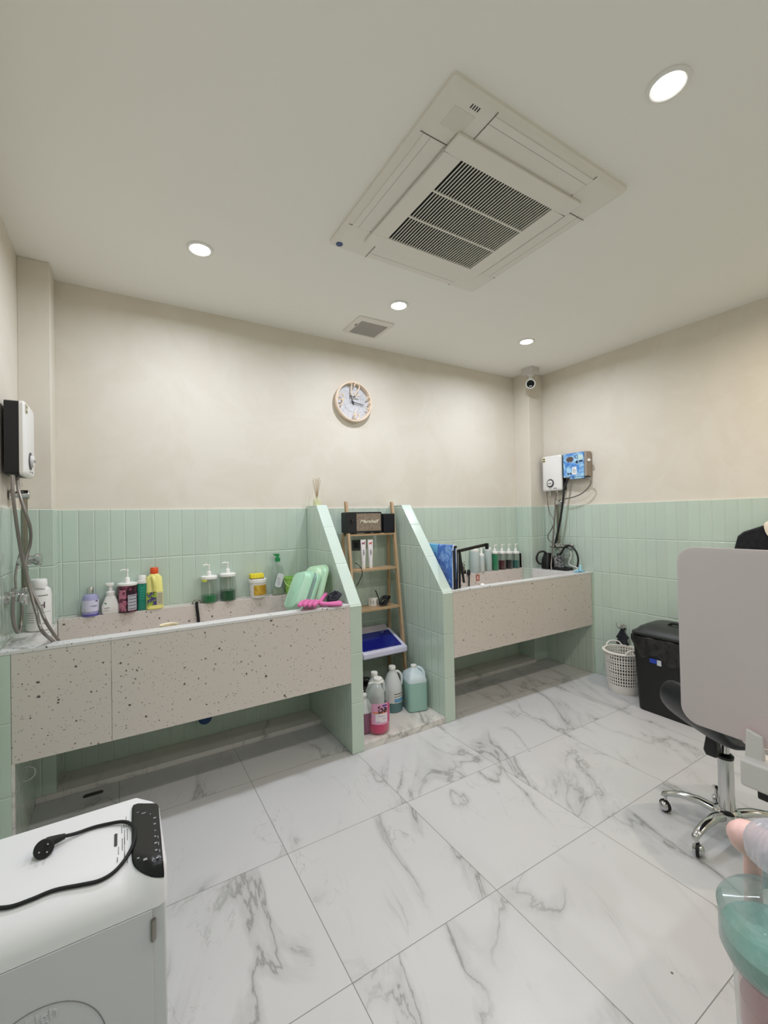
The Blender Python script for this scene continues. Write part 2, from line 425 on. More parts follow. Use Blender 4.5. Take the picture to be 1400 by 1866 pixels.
MB().box(-.263, .263, -.263, .263, -.034, -.0305).build('filter_recess', M['dark'], t, label='black recess behind the slats')
b = MB()
for k in range(1, 36): b.box(-.262+k*.0146-.0019, -.262+k*.0146+.0019, -.262, .262, -.042, -.0385)
for yy in (-.087, .087): b.box(-.262, .262, yy-.004, yy+.004, -.0425, -.036)
b.build('grille', M['acwhite'], t)
MB().lathe([(.0005, -.0325), (.016, -.0325), (.017, -.0302)], 24, cap1=False).at(Matrix.Identity(4)).build('badge', mat('badge_blue', (38, 62, 120), .3), t, loc=(-.438, .432, 0), label='small dark blue oval badge')
MB().box(-.045, .045, -.04, .04, -.0312, -.030).build('receiver_cover', mat('receiver_grey', (216, 212, 202), .4), t, loc=(-.375, -.37, 0))
b = MB()
for k in range(4): b.box(-.40+k*.010-.0015, -.40+k*.010+.0015, -.458, -.442, -.0305, -.0285)
b.build('vent_slots', M['dark'], t, loc=(.03, .015, -.001))
t = thing('exhaust_vent', 'small square white ceiling exhaust vent with a grey mesh centre', 'vent', (1.547, 2.712, ZC))
MB().rr([(0, .143, .14, .02), (-.008, .143, .14, .02), (-.016, .12, .118, .015)]).build('frame', M['acwhite'], t)
m_ = mat('grey_vent_mesh', (178, 174, 170), .6)
b = MB(); b.box(-.104, .104, -.098, .098, -.0185, -.0155)
for k in range(26): b.box(-.103+k*.008, -.0995+k*.008, -.097, .097, -.0205, -.0185)
b.build('mesh_panel', m_, t)
MB().box(-.120, -.113, -.045, -.01, -.0165, -.0148).build('status_slot', M['dark'], t)

t = thing('security_camera', 'small white bullet security camera with black lens hanging in the far ceiling corner', 'camera', (3.325, 2.755, ZC))
b = MB(); MB().rr([(0, .062, .062, .018), (-.055, .062, .062, .018), (-.058, .058, .058, .018)]).build('junction_box', mat('camera_box_white', (202, 198, 194), .5), t)
MB().lathe([(.032, -.058), (.032, -.066), (.014, -.072), (.018, -.088), (.020, -.100), (.012, -.115), (.001, -.12)], 24).build('ball_mount', M['white'], t)
d = (CAM - Vector((3.325, 2.755, ZC-.13))); d.z -= .45; d.normalize()
Mx = FR((0, 0, -.140), d.cross((0, 0, 1)), d.cross((0, 0, 1)).cross(d)) @ Matrix.Scale(1.3, 4)
zq = Mx.to_3x3() @ Vector((0, 0, 1)); sg = 1 if zq.dot(d) > 0 else -1
b = MB().at(Mx @ Matrix.Scale(sg, 4, (0, 0, 1)))
b.lathe([(.012, -.04), (.024, -.035), (.031, -.012), (.034, .03), (.0335, .036), (.027, .036)], 30, cap1=False); b.build('housing', M['white'], t)
b = MB().at(Mx @ Matrix.Scale(sg, 4, (0, 0, 1))); b.lathe([(.0275, .028), (.0275, .034), (.001, .035)], 26); b.build('lens_face', mat('lens_black', (12, 12, 14), .1), t)
b = MB().at(Mx @ Matrix.Scale(sg, 4, (0, 0, 1))); b.box(-.010, .010, -.018, -.013, .0345, .0358); b.build('logo_plate', M['white'], t)

# ------------------------------------------------------------------ clock
cx_, cz_ = 1.567, 2.327
t = thing('wall_clock', 'round cream-rimmed wall clock with big raised numerals 12, 3, 6 and 9', 'clock', (cx_, YB+.007, cz_))
Rx = Matrix.Rotation(PI/2, 4, 'X')     # local z -> -y
rim = mat('clock_rim', (226, 206, 184), .4)
b = MB().at(Rx); b.lathe([(.150, 0), (.158, .02), (.160, .042), (.154, .048), (.146, .048), (.142, .040), (.140, .012)], 64, cap0=False, cap1=False).build('rim', rim, t)
face = noisy('clock_face_grey', (206, 206, 208), (190, 190, 194), 60, .6)
MB().at(Rx).lathe([(.001, .012), (.143, .012), (.148, .002)], 64, cap1=False).build('dial', face, t)
b = MB().at(Rx); b.tube([(.075*math.cos(a), .075*math.sin(a), .0125) for a in [2*PI*k/48 for k in range(48)]], .0007, 6, closed=True).build('dial_ring', mat('dial_line', (140, 140, 142), .6), t)
def stroke(pts, closed=False, r=.0048):
    pp = smooth_path([(x, -.044, z) for x, z in pts], 5, closed); return pp
num = mat('numeral_cream', (224, 200, 172), .35)
b = MB()
b.tube([(-.040, -.044, .130), (-.022, -.044, .145), (-.022, -.044, .045)], .0048, 8)
b.tube(stroke([(.0, .115), (.008, .138), (.030, .143), (.046, .125), (.040, .10), (.018, .070), (.004, .050)]), .0048, 8)
b.tube([(.004, -.044, .050), (.05, -.044, .050)], .0048, 8)
b.build('numeral_twelve', num, t)
b = MB(); b.tube(stroke([(.108, .034), (.122, .046), (.142, .042), (.148, .024), (.136, .008), (.122, .004)]), .0048, 8)
b.tube(stroke([(.122, .004), (.142, .0), (.152, -.018), (.146, -.042), (.124, -.050), (.106, -.036)]), .0048, 8); b.build('numeral_three', num, t)
b = MB(); b.tube(stroke([(.022, -.062), (.006, -.080), (-.004, -.105), (.0, -.128), (.018, -.140), (.036, -.128), (.036, -.108), (.02, -.096), (.002, -.108)]), .0048, 8); b.build('numeral_six', num, t)
b = MB(); b.tube(stroke([(-.092, .012), (-.108, .002), (-.130, .006), (-.140, .024), (-.130, .042), (-.110, .046), (-.094, .034), (-.092, .008), (-.104, -.022), (-.120, -.04)]), .0048, 8); b.build('numeral_nine', num, t)
hand = mat('hand_black', (40, 42, 46), .4)
def hand_mesh(nm, ang, L, w, dz, tail=.02):
    b = MB().at(Rx @ Matrix.Rotation(-ang, 4, 'Z')); b.add([(-w, -tail, dz), (w, -tail, dz), (w*.6, L, dz), (-w*.6, L, dz), (-w, -tail, dz+.0015), (w, -tail, dz+.0015), (w*.6, L, dz+.0015), (-w*.6, L, dz+.0015)],
        [(0,3,2,1),(4,5,6,7),(0,1,5,4),(1,2,6,5),(2,3,7,6),(3,0,4,7)]); b.build(nm, hand, t)
hand_mesh('hour_hand', R(-19), .065, .0035, .020); hand_mesh('minute_hand', R(97), .094, .003, .023); hand_mesh('second_hand', R(103), .096, .0008, .026, .035)
b = MB().at(Rx); b.lathe([(.006, .012), (.006, .028), (.001, .0285)], 16).build('hub', hand, t)
b = MB().at(Rx); b.box(-.028, .028, .042, .050, .0122, .0128).build('maker_mark', mat('mark_grey', (120, 112, 100), .6), t)
#@@NEXT
# ------------------------------------------------------------------ water heaters, rails and hoses
LZ = .8965      # top of the tub ledges
def hot_water(label, origin, out, right, hgt, wid, dep):
    """wall heater; origin = centre of its back on the wall, out = wall normal, right = its local x seen from the front"""
    t = thing('water_heater', label, 'water heater', origin)
    n = Vector(out); r = Vector(right); A = FR((0, 0, 0), r, (0, 0, 1))
    sg = 1 if (A.to_3x3() @ Vector((0, 0, 1))).dot(n) > 0 else -1
    assert sg == 1
    MB().at(A).rr([(0, wid/2-.003, hgt/2-.003, .012), (dep*.68, wid/2-.003, hgt/2-.003, .012)]).build('back_case', M['black'], t, label='black back half of the case')
    MB().at(A).rr([(dep*.68, wid/2-.001, hgt/2-.001, .018), (dep*.85, wid/2, hgt/2, .018), (dep*.95, wid/2-.006, hgt/2-.006, .016), (dep, wid/2-.016, hgt/2-.016, .014)]).build('front_cover', M['white'], t)
    kx, kz = -.012, -hgt*.28
    d = MB().at(A @ T(kx, kz, 0)).lathe([(.037, dep-.004), (.040, dep+.003), (.028, dep+.004)], 36, cap0=False, cap1=False).build('dial_ring', mat('dial_grey', (60, 62, 70), .4), t)
    k = MB().at(A @ T(kx, kz, 0)).lathe([(.028, dep), (.026, dep+.014), (.001, dep+.016)], 30, cap0=False).build('temperature_knob', M['white'], t)
    MB().at(A @ T(kx, kz, 0)).box(-.018, .018, -.004, .004, dep+.013, dep+.019).build('knob_grip', mat('knob_grip', (150, 152, 158), .4), k)
    b = MB().at(A @ T(-wid/2+.026, hgt/2-.035, 0)); b.rr([(dep-.001, .017, .022, .004), (dep+.0006, .017, .022, .004)]); b.build('rating_sticker', mat('sticker_cream', (222, 216, 182), .5), t)
    b = MB().at(A @ T(-wid/2+.026, hgt/2-.032, 0)); b.add([(.014*math.cos(a), .014*math.sin(a), dep+.0009) for a in [PI*i/10 for i in range(11)]], [tuple(range(11))]); b.box(-.014, .014, -.020, -.008, dep+.0006, dep+.0010)
    b.build('sticker_print', mat('sticker_ink', (92, 88, 60), .5), t)
    pg = mat('print_grey', (90, 90, 96), .5)
    MB().at(A @ T(0, -hgt/2+.022, 0)).box(-.03, -.002, -.002, .002, dep-.008, dep+.0003).build('printed_name', pg, t)
    MB().at(A @ T(0, -hgt/2+.022, 0)).box(.022, .056, -.001, .006, dep-.008, dep+.0003).build('printed_model', pg, t)
    for q, xx in enumerate((-.055, .025)):
        MB().at(A @ T(xx, 0, dep*.4) @ Matrix.Rotation(PI/2, 4, 'X')).lathe([(.009, hgt/2-.005), (.009, hgt/2+.025), (.012, hgt/2+.026), (.012, hgt/2+.04)], 14).build('pipe_fitting', M['chrome'], t)
    return t
hot_water('white water heater with black sides on the left wall above the long tub', (XL+.007, 2.548, 1.802), (1, 0, 0), (0, 1, 0), .33, .225, .075)
hot_water('white water heater with round dial on the right wall, next to the blue box', (XR-.007, 2.688, 1.805), (-1, 0, 0), (0, -1, 0), .335, .212, .08)

def hose(label, pts, r, m, cat='hose', n=8, name='hose', group=None):
    o = MB().tube(smooth_path(pts, n), r, 10).build(name, m); return tag(o, label, cat, group)
gh = mat('grey_shower_hose', (128, 122, 116), .35, .55)
def PL(lst, ax, off): return [P(x, y, ax, off) for x, y in lst]
hose('straight grey shower hose from the left heater down into the long tub', [P(22, 866, 0, XL+.045), P(24, 905, 0, XL+.05), P(31, 960, 0, XL+.06), P(40, 1015, 0, XL+.07), P(52, 1065, 0, XL+.09), P(66, 1115, 0, XL+.12), P(77, 1150, 0, XL+.15), Vector((-.255, 2.50, .86)), Vector((-.24, 2.50, .80)), Vector((-.21, 2.53, .75))], .0068, gh)
hose('bulging grey shower hose of the left heater, behind the straight one', [P(31, 868, 0, XL+.045), P(34, 895, 0, XL+.06), P(45, 930, 0, XL+.085), P(55, 962, 0, XL+.10), P(55, 990, 0, XL+.09), P(46, 1030, 0, XL+.075), P(58, 1075, 0, XL+.10), P(72, 1105, 0, XL+.13), P(86, 1137, 0, XL+.16), Vector((-.255, 2.62, .84)), Vector((-.235, 2.63, .80)), Vector((-.20, 2.65, .75))], .0068, gh)
o = hose('looped ribbed metal hose hanging under the left shower mixer', [P(24, 1085, 0, XL+.05), P(23, 1105, 0, XL+.04), P(25, 1135, 0, XL+.035), P(32, 1152, 0, XL+.035), P(38, 1140, 0, XL+.035), P(40, 1105, 0, XL+.04), P(36, 1082, 0, XL+.05)], .0075, M['steel'])

def shower(label, x, sx, y, z0, z1, slider, mixer_z, hasmix=True):
    """riser rail; x = wall, sx = direction into the room"""
    t = thing('shower_rail', label, 'shower rail', (x, y, z0)); px = sx*.05
    MB().tube([(px, 0, 0), (px, 0, z1-z0)], .0125, 14).build('pole', M['rail'], t)
    for zz in (z1-z0-.01,):
        b = MB().at(T(0, 0, zz) @ Matrix.Rotation(sx*PI/2, 4, 'Y')); b.lathe([(.026, 0), (.026, .012), (.016, .02), (.016, .035), (.022, .04), (.022, .066), (.018, .07)], 22); b.build('wall_bracket', M['chrome'], t)
    if slider:
        b = MB().at(T(px, 0, slider-z0)); b.lathe([(.016, -.028), (.023, -.022), (.023, .022), (.016, .028)], 20)
        b.at(T(px, 0, slider-z0) @ Matrix.Rotation(sx*PI/2, 4, 'Y')); b.lathe([(.018, 0), (.020, .03), (.028, .04), (.030, .06), (.024, .064)], 20)
        b.at(T(px, 0, slider-z0) @ Matrix.Rotation(PI/2, 4, 'X')); b.lathe([(.012, .0), (.012, .04), (.020, .045), (.020, .06), (.01, .062)], 18)
        b.build('slider', M['chrome'], t)
    return t
def mixer(label, x, sx, y, z, w=.15):
    t = thing('shower_mixer', label, 'mixer tap', (x, y, z))
    for q in (-w/2, w/2):
        MB().at(T(0, q, 0) @ Matrix.Rotation(sx*PI/2, 4, 'Y')).lathe([(.028, 0), (.028, .010), (.014, .014), (.014, .045)], 22).build('wall_flange', M['chrome'], t)
    b = MB().at(T(sx*.055, 0, 0) @ Matrix.Rotation(PI/2, 4, 'X')); b.lathe([(.016, -w/2-.03), (.021, -w/2-.025), (.021, -w/2+.01), (.018, -w/2+.015), (.018, w/2-.015), (.021, w/2-.01), (.021, w/2+.025), (.016, w/2+.03)], 22); b.build('body', M['chrome'], t)
    b = MB().at(T(sx*.055, 0, 0)); b.lathe([(.016, .0), (.016, .03), (.012, .034)], 18); b.lathe([(.010, -.045), (.012, -.04), (.012, 0)], 16); b.build('outlet', M['chrome'], t)
    b = MB(); b.box(min(sx*.055, sx*.13), max(sx*.055, sx*.13), -.009, .009, .016, .026); b.build('lever', M['chrome'], t, bevel=.004)
    return t
shower('chrome shower rail with a bulky slider on the left wall, behind the grey hoses', XL, 1, 2.60, 1.125, 1.57, 1.255, 1.10)
mixer('chrome shower mixer on the left wall beside the white powder bottle', XL, 1, 2.55, 1.10)
hose('thin chrome pipe loop at the left rail, between slider and mixer', [P(36, 1010, 0, XL+.03), P(31, 1030, 0, XL+.03), P(28, 1052, 0, XL+.035), P(29, 1072, 0, XL+.045)], .005, M['steel'])

shower('chrome shower rail on the right wall below the water heater', XR, -1, 2.655, 1.14, 1.535, None, 1.09)
mixer('chrome shower mixer on the right wall under the black hose', XR, -1, 2.63, 1.115, .16)
XH = XR-.06
hose('thin grey hose curling between right heater and shower rail', [P(996, 895, 0, XH), P(1001, 930, 0, XH), P(1010, 950, 0, XH-.01), P(1005, 965, 0, XH), P(999, 975, 0, XH), P(1001, 985, 0, XH+.01), P(1008, 988, 0, XH+.01)], .005, gh)
hose('pale shower hose hanging straight down from the right heater into the tub', [P(1013, 897, 0, XH), P(1012, 930, 0, XH-.01), P(1009, 970, 0, XH-.03), P(1006, 1015, 0, XH-.05), P(1005, 1035, 0, XH-.09), Vector((3.40, 2.60, .84)), Vector((3.39, 2.62, .80)), Vector((3.36, 2.64, .75))], .0075, gh)
bh = mat('black_hose', (24, 25, 27), .45)
hose('thick black cable running from the blue box down to the right mixer', [P(1036, 872, 0, XH), P(1029, 890, 0, XH-.02), P(1026, 915, 0, XH-.03), P(1021, 950, 0, XH-.03), P(1015, 978, 0, XH-.02), P(1011, 995, 0, XH)], .0095, bh, 'cable', name='cable')
hose('black hose arching over the right mixer down to the light blue brush', [P(1016, 1018, 0, XH-.01), P(1024, 1006, 0, XH-.02), P(1031, 996, 0, XH-.03), P(1040, 995, 0, XH-.03), P(1050, 1005, 0, XH-.03), P(1054, 1020, 0, XH-.02), P(1052, 1035, 0, XH-.01)], .0085, bh)
hose('grey hose looping from the blue box back to the rail top', [P(1063, 871, 0, XH), P(1074, 872, 0, XH), P(1077, 881, 0, XH), P(1065, 896, 0, XH), P(1048, 905, 0, XH), P(1030, 909, 0, XH)], .0055, gh)

# blue patterned generator box
t = thing('wall_control_box', 'small wall box with a light blue patterned front on the right wall', 'control box', (XR-.007, 2.445, 1.86))
A = FR((0, 0, 0), (0, -1, 0), (0, 0, 1))
taupe = mat('taupe_box', (158, 144, 130), .45)
MB().at(A).rr([(.0, .118, .112, .006), (.066, .116, .110, .006)]).build('case', taupe, t)
blue = noisy('blue_swirl_print', (170, 212, 236), (70, 130, 205), 16, .3, 5, lo=.38, hi=.62)
MB().at(A).rr([(.066, .104, .108, .004), (.076, .103, .107, .004)], cx=-.010).build('front_cover', blue, t)
b = MB().at(A @ T(.02, -.108, 0)).rr([(.030, .07, .018, .004), (.070, .07, .018, .004)]); b.build('lower_lip', blue, t)
inkw = mat('print_white', (232, 234, 236), .4); inkd = mat('print_dark', (44, 56, 84), .4); inkb = mat('print_brown', (92, 76, 70), .4)
b = MB().at(A @ T(-.045, .052, .0765)); b.add([(-.04, 0, 0), (-.022, .022, 0), (.022, .024, 0), (.042, 0, 0), (.022, -.024, 0), (-.022, -.022, 0)], [(0, 5, 4, 3, 2, 1)]); b.build('brown_badge', inkb, t)
text_mesh('letter_print', 'G', .05, inkd, t, A @ T(.025, .068, .0768), label='dark letter G on the blue cover')
b = MB().at(A @ T(.062, .062, .0765)).box(-.022, .026, -.018, .018, 0, .0006); b.build('white_label', mat('label_pale', (196, 218, 214), .4), t)
b = MB().at(A @ T(-.0, -.055, .0765)).rr([(0, .022, .034, .004), (.001, .022, .034, .004)]); b.build('white_card', inkw, t)
b = MB().at(A @ T(-.0, -.055, .0778)); b.tube([(-.004, .02, 0), (-.012, 0, 0), (-.006, -.016, 0), (.006, -.016, 0), (.011, .004, 0), (.0, .012, 0)], .0018, 6); b.build('card_drawing', inkd, t)
for (u, v, rr_) in ((.028, .022, .0135), (-.062, -.078, .009), (-.038, -.078, .009)): MB().at(A @ T(u, v, .0765)).lathe([(rr_, 0), (rr_, .001)], 24).build('round_badge', inkd, t)
MB().at(A @ T(.066, .026, .0765)).box(-.018, .018, -.007, .009, 0, .001).build('square_badge', inkd, t)
b = MB().at(A).tube([(.108, .03, .035), (.125, .03, .035), (.128, .03, .055)], .012, 12); b.build('side_knob', M['white'], t, label='pale round knob on the side')
b = MB().at(A).box(.06, .116, -.118, -.103, .02, .06); b.build('cable_clamp', M['black'], t)

# ------------------------------------------------------------------ bottles
def place(px, pb, y, z=LZ):
    q = P(px, pb, 1, y); return (q.x, y, z)
def dims(px, pb, pt, hw, y, z=LZ):
    x = P(px, pb, 1, y).x; h = zat(pt, x, y)-z; r = hw*depth((x, y, z+h/2))/FPX
    return x, h, r
pumpw = mat('pump_white', (236, 234, 230), .35)
def pump_top(t, z0, h, dirx=-1, m=None, s=1.):
    """pump head from collar z0 up to z0+h"""
    m = m or pumpw
    b = MB(); b.lathe([(.013*s, z0), (.013*s, z0+h*.32), (.008*s, z0+h*.40), (.0045*s, z0+h*.42), (.004*s, z0+h*.84), (.007*s, z0+h*.85), (.007*s, z0+h)], 18)
    b.tube([(0, 0, z0+h*.93), (dirx*.022*s, 0, z0+h*.97), (dirx*.036*s, 0, z0+h*.90)], [.005*s, .0048*s, .0035*s], 10)
    return b.build('pump_head', m, t)
def jar_pump(label, px, pb, pt, plid, pliq, hw, y, liq, dirx=-1, group=None, name='pump_bottle', tubec=True):
    x, h, r = dims(px, pb, pt, hw, y); hl = zat(plid, x, y)-LZ; hq = zat(pliq, x, y)-LZ
    t = thing(name, label, 'bottle', (x, y, LZ), group=group)
    MB().lathe([(r*.9, 0), (r, .006), (r, hl*.92), (r*.9, hl)], 32, cap1=False).build('bottle', M['clear'], t)
    MB().lathe([(r*.93, .003), (r*.95, .008), (r*.95, hq)], 32).build('liquid', liq, t)
    MB().lathe([(r*1.02, hl-.002), (r*1.04, hl+.002), (r*1.04, hl+.014), (r*.9, hl+.018)], 32).build('lid', pumpw, t)
    pump_top(t, hl+.016, h-hl-.016, dirx)
    MB().tube([(0, 0, hl), (0, 0, .02)], .0025, 6).build('dip_tube', M['white'], t)
    return t, x, h, r
green = mat('green_liquid', (14, 112, 60), .15)
dgreen = mat('dark_green_liquid', (6, 78, 38), .15)
# --- left tub, left to right
x, h, r = dims(165, 1117, 1070, 13, 2.985)
t = thing('shampoo_bottle', 'lilac bottle with silver cap and white label, leftmost on the long back ledge', 'bottle', (x, 2.985, LZ))
MB().lathe([(r*.92, 0), (r, .006), (r, h*.58), (r*.8, h*.72), (r*.45, h*.76)], 30).build('bottle', mat('lilac', (160, 158, 196), .3), t)
MB().lathe([(r*1.005, h*.0), (r*1.01, .012)], 30, cap0=False, cap1=False).build('base_band', mat('violet', (92, 84, 160), .3), t)
MB().lathe([(r*.38, h*.74), (r*.40, h*.98), (r*.36, h)], 24).build('cap', M['chrome'], t, label='silver cap')
b = MB(); n = 16; a0, a1 = -PI*.95, -PI*.05
def wrap(mb, r, z0, z1, a0, a1, n=14, mi=0):
    vs = []; 
    for i in range(n+1):
        a = a0+(a1-a0)*i/n; vs += [(r*math.cos(a), r*math.sin(a), z0), (r*math.cos(a), r*math.sin(a), z1)]
    return mb.add(vs, [(2*i, 2*i+2, 2*i+3, 2*i+1) for i in range(n)], mi)
wrap(b, r*1.012, h*.17, h*.56, -PI*1.0, -.05).build('label', mat('label_lilac', (206, 204, 222), .5), t)
b = MB(); 
for zz, w0, w1 in ((.50, -.9, -.55), (.36, -1.6, -.7), (.33, -1.3, -.7), (.22, -2.3, -2.1)): wrap(b, r*1.02, h*zz, h*(zz+.015 if zz != .50 else zz+.05), w0, w1, 5)
b.build('label_print', mat('print_slate', (92, 88, 120), .5), t)
x, h, r = dims(202, 1113, 1062, 14, 2.985)
t = thing('foam_pump_bottle', 'small white foam pump bottle with a green leaf print', 'bottle', (x, 2.985, LZ))
MB().rr([(0, r*.9, r*.6, r*.3), (.005, r, r*.66, r*.35), (h*.25, r, r*.66, r*.35), (h*.52, r*.62, r*.5, r*.4), (h*.58, r*.5, r*.45, r*.4)]).build('bottle', M['white'], t)
MB().lathe([(r*.5, h*.57), (r*.52, h*.70), (r*.45, h*.72), (r*.26, h*.74), (r*.24, h*.9)], 20).build('collar', M['white'], t)
MB().rr([(h*.90, r*.32, r*.32, r*.2), (h*.96, r*.5, r*.34, r*.2, -r*.12), (h, r*.44, r*.3, r*.2, -r*.12)]).build('pump_head', M['white'], t)
b = MB().at(T(-r*.55, -r*.70, h*.36) @ Matrix.Rotation(R(35), 4, 'Y')); b.add([(-.008, 0, 0), (0, -.0005, .004), (.009, 0, 0), (0, -.0005, -.004)], [(0, 1, 2, 3)]); b.build('leaf_print', mat('leaf_green', (62, 120, 60), .5), t)
b = MB(); b.box(-r*.7, -r*.1, -r*.69, -r*.685, h*.2, h*.215).box(-r*.7, -r*.2, -r*.69, -r*.685, h*.12, h*.13); b.build('label_print', mat('print_grey2', (96, 96, 92), .5), t)
x, h, r = dims(233, 1113, 1037, 15.5, 2.98)
t = thing('shampoo_pump_bottle', 'large pump bottle with dark magenta and pink flower wrap and white lid', 'bottle', (x, 2.98, LZ)); hl = zat(1066, x, 2.98)-LZ
wr = noisy('flower_wrap', (44, 26, 38), (128, 60, 84), 40, .25, 3, lo=.5, hi=.56)
MB().lathe([(r*.95, 0), (r, .004), (r, hl), (r*.9, hl+.004)], 32).build('bottle', wr, t)
MB().lathe([(r*1.03, hl), (r*1.05, hl+.003), (r*1.05, hl+.012), (r*.9, hl+.015)], 32).build('lid', pumpw, t); pump_top(t, hl+.014, h-hl-.014, -1)
wrap(MB(), r*1.01, .01, hl*.85, -2.6, -1.75).build('pink_panel', noisy('pink_panel', (190, 120, 140), (96, 30, 60), 45, .3, 2, lo=.52, hi=.56), t)
wrap(MB(), r*1.02, .012, hl*.66, -1.55, -.5).build('white_label', mat('label_grey', (172, 170, 178), .5), t)
b = MB()
for k in range(5): wrap(b, r*1.03, .02+k*hl*.12, .02+k*hl*.12+.003, -1.45, -.6, 5)
b.build('label_print', M['dark'], t)
x, h, r = dims(260, 1110, 1048, 9, 2.985)
t = thing('conditioner_bottle', 'slim teal green bottle with a white screw cap, between flower bottle and yellow bottle', 'bottle', (x, 2.985, LZ))
MB().rr([(0, r*.9, r*.7, r*.5), (.004, r, r*.8, r*.6), (h*.3, r*.93, r*.76, r*.6), (h*.62, r, r*.8, r*.6), (h*.76, r*.95, r*.75, r*.6), (h*.79, r*.7, r*.7, r*.6)]).build('bottle', mat('teal_plastic', (34, 134, 112), .25), t)
MB().lathe([(r*.98, h*.77), (r*1.0, h*.84), (r*.75, h*.85), (r*.73, h*.985), (r*.65, h)], 24).build('cap', M['white'], t)
b = MB()
for k in range(5): b.box(-r*.45, r*.4, -r*.83, -r*.72, h*(.32+k*.075), h*(.345+k*.075))
b.build('grip_ribs', mat('teal_light', (60, 160, 136), .25), t)
x, h, r = dims(282, 1108, 1034, 14, 2.98)
t = thing('detergent_bottle', 'pale yellow detergent jug with orange-red cap and side handle', 'bottle', (x, 2.98, LZ)); yel = mat('pale_yellow', (232, 224, 136), .35)
MB().rr([(0, r*.9, r*.6, r*.4), (.004, r, r*.68, r*.45), (h*.42, r, r*.68, r*.45), (h*.47, r*.97, r*.62, r*.45), (h*.76, r*.90, r*.58, r*.45), (h*.84, r*.5, r*.45, r*.4), (h*.86, r*.42, r*.42, r*.4)]).build('bottle', yel, t)
MB().tube(smooth_path([(-r*.25, -r*.55, h*.80), (-r*.05, -r*.80, h*.70), (-r*.0, -r*.80, h*.56), (-r*.05, -r*.62, h*.44)], 4), r*.24, 10).build('handle', yel, t)
MB().lathe([(r*.46, h*.85), (r*.48, h*.86), (r*.46, h*.99), (r*.42, h)], 24).build('cap', mat('orange_cap', (222, 84, 40), .35), t, label='orange-red screw cap')
MB().box(-r*.92, r*.2, -r*.695, -r*.685, h*.10, h*.42).build('green_label', noisy('green_purple_label', (150, 178, 40), (70, 56, 110), 28, .4, 2), t)
MB().box(r*.2, r*.92, -r*.695, -r*.685, h*.10, h*.41).build('text_label', mat('label_beige', (196, 190, 160), .5), t)
b = MB()
for k in range(6): b.box(r*.28, r*.84, -r*.70, -r*.694, h*(.14+k*.042), h*(.152+k*.042))
b.build('label_print', mat('print_brown2', (110, 104, 90), .5), t)
t, x, h, r = jar_pump('clear pump bottle a third full of green soap, with a small yellow-green label', 382, 1097, 1028, 1054, 1084, 13.5, 2.985, green)
wrap(MB(), r*1.02, h*.56, h*.64, -2.9, -2.0).build('label', mat('lime_label', (204, 214, 84), .5), t)
jar_pump('clear pump bottle half full of dark green soap, next to the yellow-labelled tub', 416, 1091, 1024, 1049, 1075, 13.5, 2.985, dgreen)
x, h, r = dims(470, 1087, 1054, 15, 2.98)
t = thing('cream_tub', 'white plastic tub with yellow-brown label standing under the yellow sponge', 'tub', (x, 2.98, LZ))
MB().lathe([(r*.88, 0), (r*.92, .004), (r*.97, h*.8)], 36).build('bucket', M['white'], t)
MB().lathe([(r*1.02, h*.8), (r*1.06, h*.82), (r*1.06, h*.97), (r*.98, h)], 36).build('lid', M['white'], t)
wrap(MB(), r*.985, h*.14, h*.68, -2.3, -.3).build('label', noisy('ochre_label', (206, 172, 62), (170, 128, 40), 12, .5), t)
q = P(466, 1053, 1, 2.975); hs = .034
t = tag(MB().rr([(0, .043, .028, .006), (hs*.1, .044, .029, .008), (hs*.9, .044, .029, .008), (hs, .042, .027, .006)]).build('sponge', noisy('yellow_sponge', (238, 222, 70), (222, 202, 48), 90, .9, 3, bump=.002), loc=(x-.008, 2.975, LZ+h)), 'yellow sponge with a thin brown underside lying on the white tub', 'sponge')
MB().rr([(-.0, .0435, .0285, .007), (.006, .0447, .0297, .008)]).build('scouring_layer', mat('scour_brown', (112, 96, 60), .9), t)
x, h, r = dims(507, 1081, 1009, 12, 2.98)
t = thing('dish_soap_bottle', 'clear tall soap bottle with green pump and white label, beside the lime bucket', 'bottle', (x, 2.98, LZ))
MB().rr([(0, r*.85, r*.5, r*.4), (.005, r*.95, r*.58, r*.5), (h*.3, r, r*.62, r*.5), (h*.5, r*.88, r*.56, r*.5), (h*.68, r*.8, r*.5, r*.45), (h*.78, r*.5, r*.4, r*.38), (h*.82, r*.36, r*.36, r*.35)]).build('bottle', M['clear'], t)
MB().rr([(.004, r*.84, r*.48, r*.4), (h*.16, r*.9, r*.52, r*.45)]).build('liquid', mat('pale_liquid', (178, 192, 168), .2, alpha=.7), t)
gp = mat('green_pump', (34, 134, 76), .35); MB().lathe([(r*.38, h*.81), (r*.40, h*.90), (r*.2, h*.91), (r*.2, h*.94)], 20).build('collar', gp, t)
MB().rr([(h*.94, r*.3, r*.2, r*.1), (h, r*.5, r*.2, r*.1, -r*.25)]).build('pump_head', gp, t)
b = MB().at(T(.002, -r*.63, h*.36) @ Matrix.Rotation(R(18), 4, 'Y') @ Matrix.Rotation(PI/2, 4, 'X')); b.rr([(0, r*.5, h*.17, r*.3), (.001, r*.5, h*.17, r*.3)]); b.build('label', mat('label_white', (212, 214, 216), .5), t)
b = MB()
for k in range(6): b.box(-r*.28, r*.12, -r*.655, -r*.648, h*(.26+k*.03), h*(.267+k*.03))
b.build('label_print', mat('print_slate2', (110, 112, 120), .5), t)
x, h, r = dims(541, 1077, 1043, 19, 2.965)
t = thing('small_bucket', 'small lime green bucket with wire-thin handle behind the green basins', 'bucket', (1.030, 2.968, LZ)); lime = mat('lime_plastic', (150, 200, 96), .4)
h = .116; r = .056
